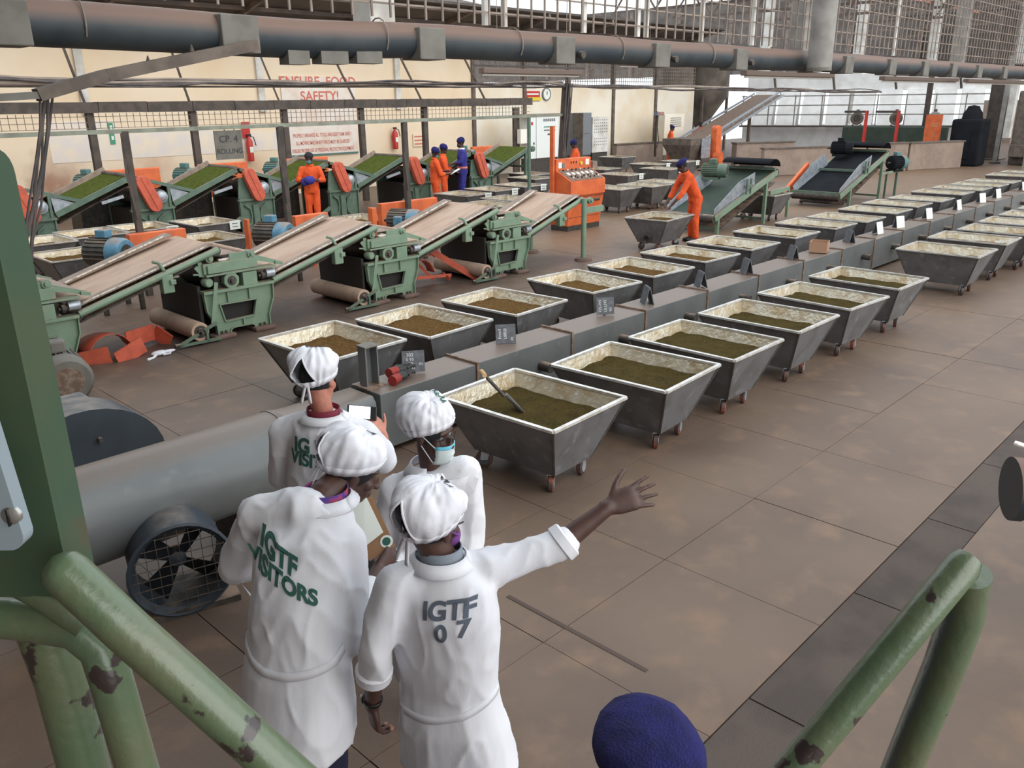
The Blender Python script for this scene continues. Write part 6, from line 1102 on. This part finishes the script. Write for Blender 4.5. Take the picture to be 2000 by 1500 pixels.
P = worker('worker in orange overalls and blue cap reading a paper beside the worker in blue', (p.x, 16.8), AZ-pi/2+.3, 'orangeo', {'L': ((-.24, .12, 1.08), (-.08, .4, 1.12)), 'R': ((.24, .1, 1.05), (.08, .38, 1.06))}, 1.72, headc='navy', mask='teal', look=RT*.9-UPZ*.45-HD*.2)
b = B(); b.box(P.T(.02, .52, 1.1), (.2, .3, .01), (P.fx, (P.fy+UPZ*.5).normalized(), (UPZ-P.fy*.5).normalized())); tag(b.build('paper_sheet', 'paper'), 'pale sheet of paper held by the reading orange worker', 'paper')
p = onY(864, 330, 17.7); worker('worker in orange overalls half hidden behind the reading worker', (p.x-.05, 17.6), AZ-pi/2, 'orangeo', {'L': ((-.24, .1, 1.08), (-.12, .33, 1.02)), 'R': ((.24, .1, 1.05), (.12, .33, 1.02))}, 1.74, headc='navy', look=RT*.9-UPZ*.4)
p = onY(903, 330, 17.5); worker('worker in blue overalls with pale belt facing the orange pair', (p.x, 17.5), AZ+pi/2+.25, 'blueo', {'L': ((-.26, .08, 1.25), (-.12, .3, 1.2)), 'R': ((.27, -.02, 1.2), (.22, .2, 1.12))}, 1.9, headc='navy', mask='blk', collar_m='cap', belt='signr', look=-RT*.9-UPZ*.25-HD*.2, group='workers in blue')
p = onY(1128, 300, 16.4); worker('worker in orange overalls and blue cap stooping behind the orange console', (p.x, 16.4), AZ+pi/2, 'orangeo', {'L': ((-.24, .25, 1.0), (-.1, .42, .85)), 'R': ((.24, .25, 1.0), (.1, .42, .85))}, 1.72, lean=(0, .1), headc='navy', look=-RT*.6-UPZ*.5+HD*.4)
p = onY(1306, 300, 21.3); P = worker('worker in orange overalls and blue beret pushing a shovel by the low wall', (p.x, 21.3), AZ-pi/2, 'orangeo', {'L': ((-.25, .22, 1.12), (-.1, .5, 1.1)), 'R': ((.25, .05, 1.1), (.12, .2, 1.18))}, 1.75, lean=(0, .08), hat='beret', look=RT*.85-UPZ*.4)
sv = root('long_shovel', 'long-handled shovel held by the worker at the low wall', 'shovel'); a, e = P.T(.12, .1, 1.22), P.T(-.2, 1.3, .62); B().tube([a, e], .022, 8).build('shaft', 'wood', sv, True); d = (e-a).normalized(); B().bar(e, e+d*.36, .26, .02).build('blade', 'grease', sv)
p = onY(1366, 270, 22.0); worker('worker in orange overalls standing behind the feed hopper', (p.x, 22.0), toCam, 'orangeo', {'L': ((-.28, .05, 1.1), (-.2, .25, 1.0)), 'R': ((.28, .05, 1.1), (.2, .25, 1.0))}, 1.8, headc='dark', hat='cap', look=-HD*.8+RT*.3-UPZ*.3)
worker('worker in orange overalls and blue beret bending over the turned trolley', (15.12, 9.3), AZ+pi/2+.25, 'orangeo', {'L': ((-.22, .42, 1.02), (-.16, .62, .78)), 'R': ((.24, .4, 1.0), (.16, .6, .76))}, 1.74, lean=(0, .36), hat='beret', look=-RT*.9-UPZ*.6+HD*.2)
# visitor's guide just below the lens: only the beret shows
p = onZ(1258, 1392, 1.72); bw = Vc((p.x, p.y, 0)); J = dict(pelvis=bw+UPZ*.95-HD*.04, neck=bw+UPZ*1.5-HD*.03, head=bw+UPZ*1.6)
r3 = HD.cross(UPZ)
for k, sg in (('L', -1), ('R', 1)): J['sh'+k] = bw+r3*(.19*sg)+UPZ*1.43-HD*.03; J['el'+k] = bw+r3*(.26*sg)+UPZ*1.14-HD*.02; J['wr'+k] = bw+r3*(.24*sg)+UPZ*.9+HD*.1
J.update(stand(J['pelvis'], HD))
P = Person('person in navy knitted beret right below the stair head', J, HD*.95-RT*.2, UPZ, 'skin1', .009, group='workers in blue'); f, r, u = P.ax; b = B()
b.ell(P.hc+u*.065-f*.03, (.108, .132, .068), (r, f, u), 24, 14); b.ell(P.hc+u*.04-f*.015, (.092, .112, .075), (r, f, u), 24, 14); me = remesh(b, .007, 8); wrinkle(me, .004, 7, P.base); P.part(me, 'beret', 'navy'); b = B(); b.ell(P.hc+u*.0+r*.10-f*.07, (.025, .02, .022), (r, f, u)); P.part(b, 'beret_knot', 'navy')
b = B(); loft(b, [(bw+UPZ*z+HD*y, r3, HD, a, d) for z, a, d, y in ((.75, .18, .14, -.04), (1.0, .18, .14, -.04), (1.25, .2, .13, -.03), (1.4, .18, .11, -.03), (1.5, .08, .075, -.03))])
for k in 'LR': chain(b, [J['sh'+k], J['el'+k], J['el'+k].lerp(J['wr'+k], .8)], [.075, .062, .05]); chain(b, [J['hip'+k], J['kn'+k], J['an'+k]], [.1, .08, .07])
P.cloth(b, 'overall', 'blueo', .014, 3, .006, 9); P.shoes()
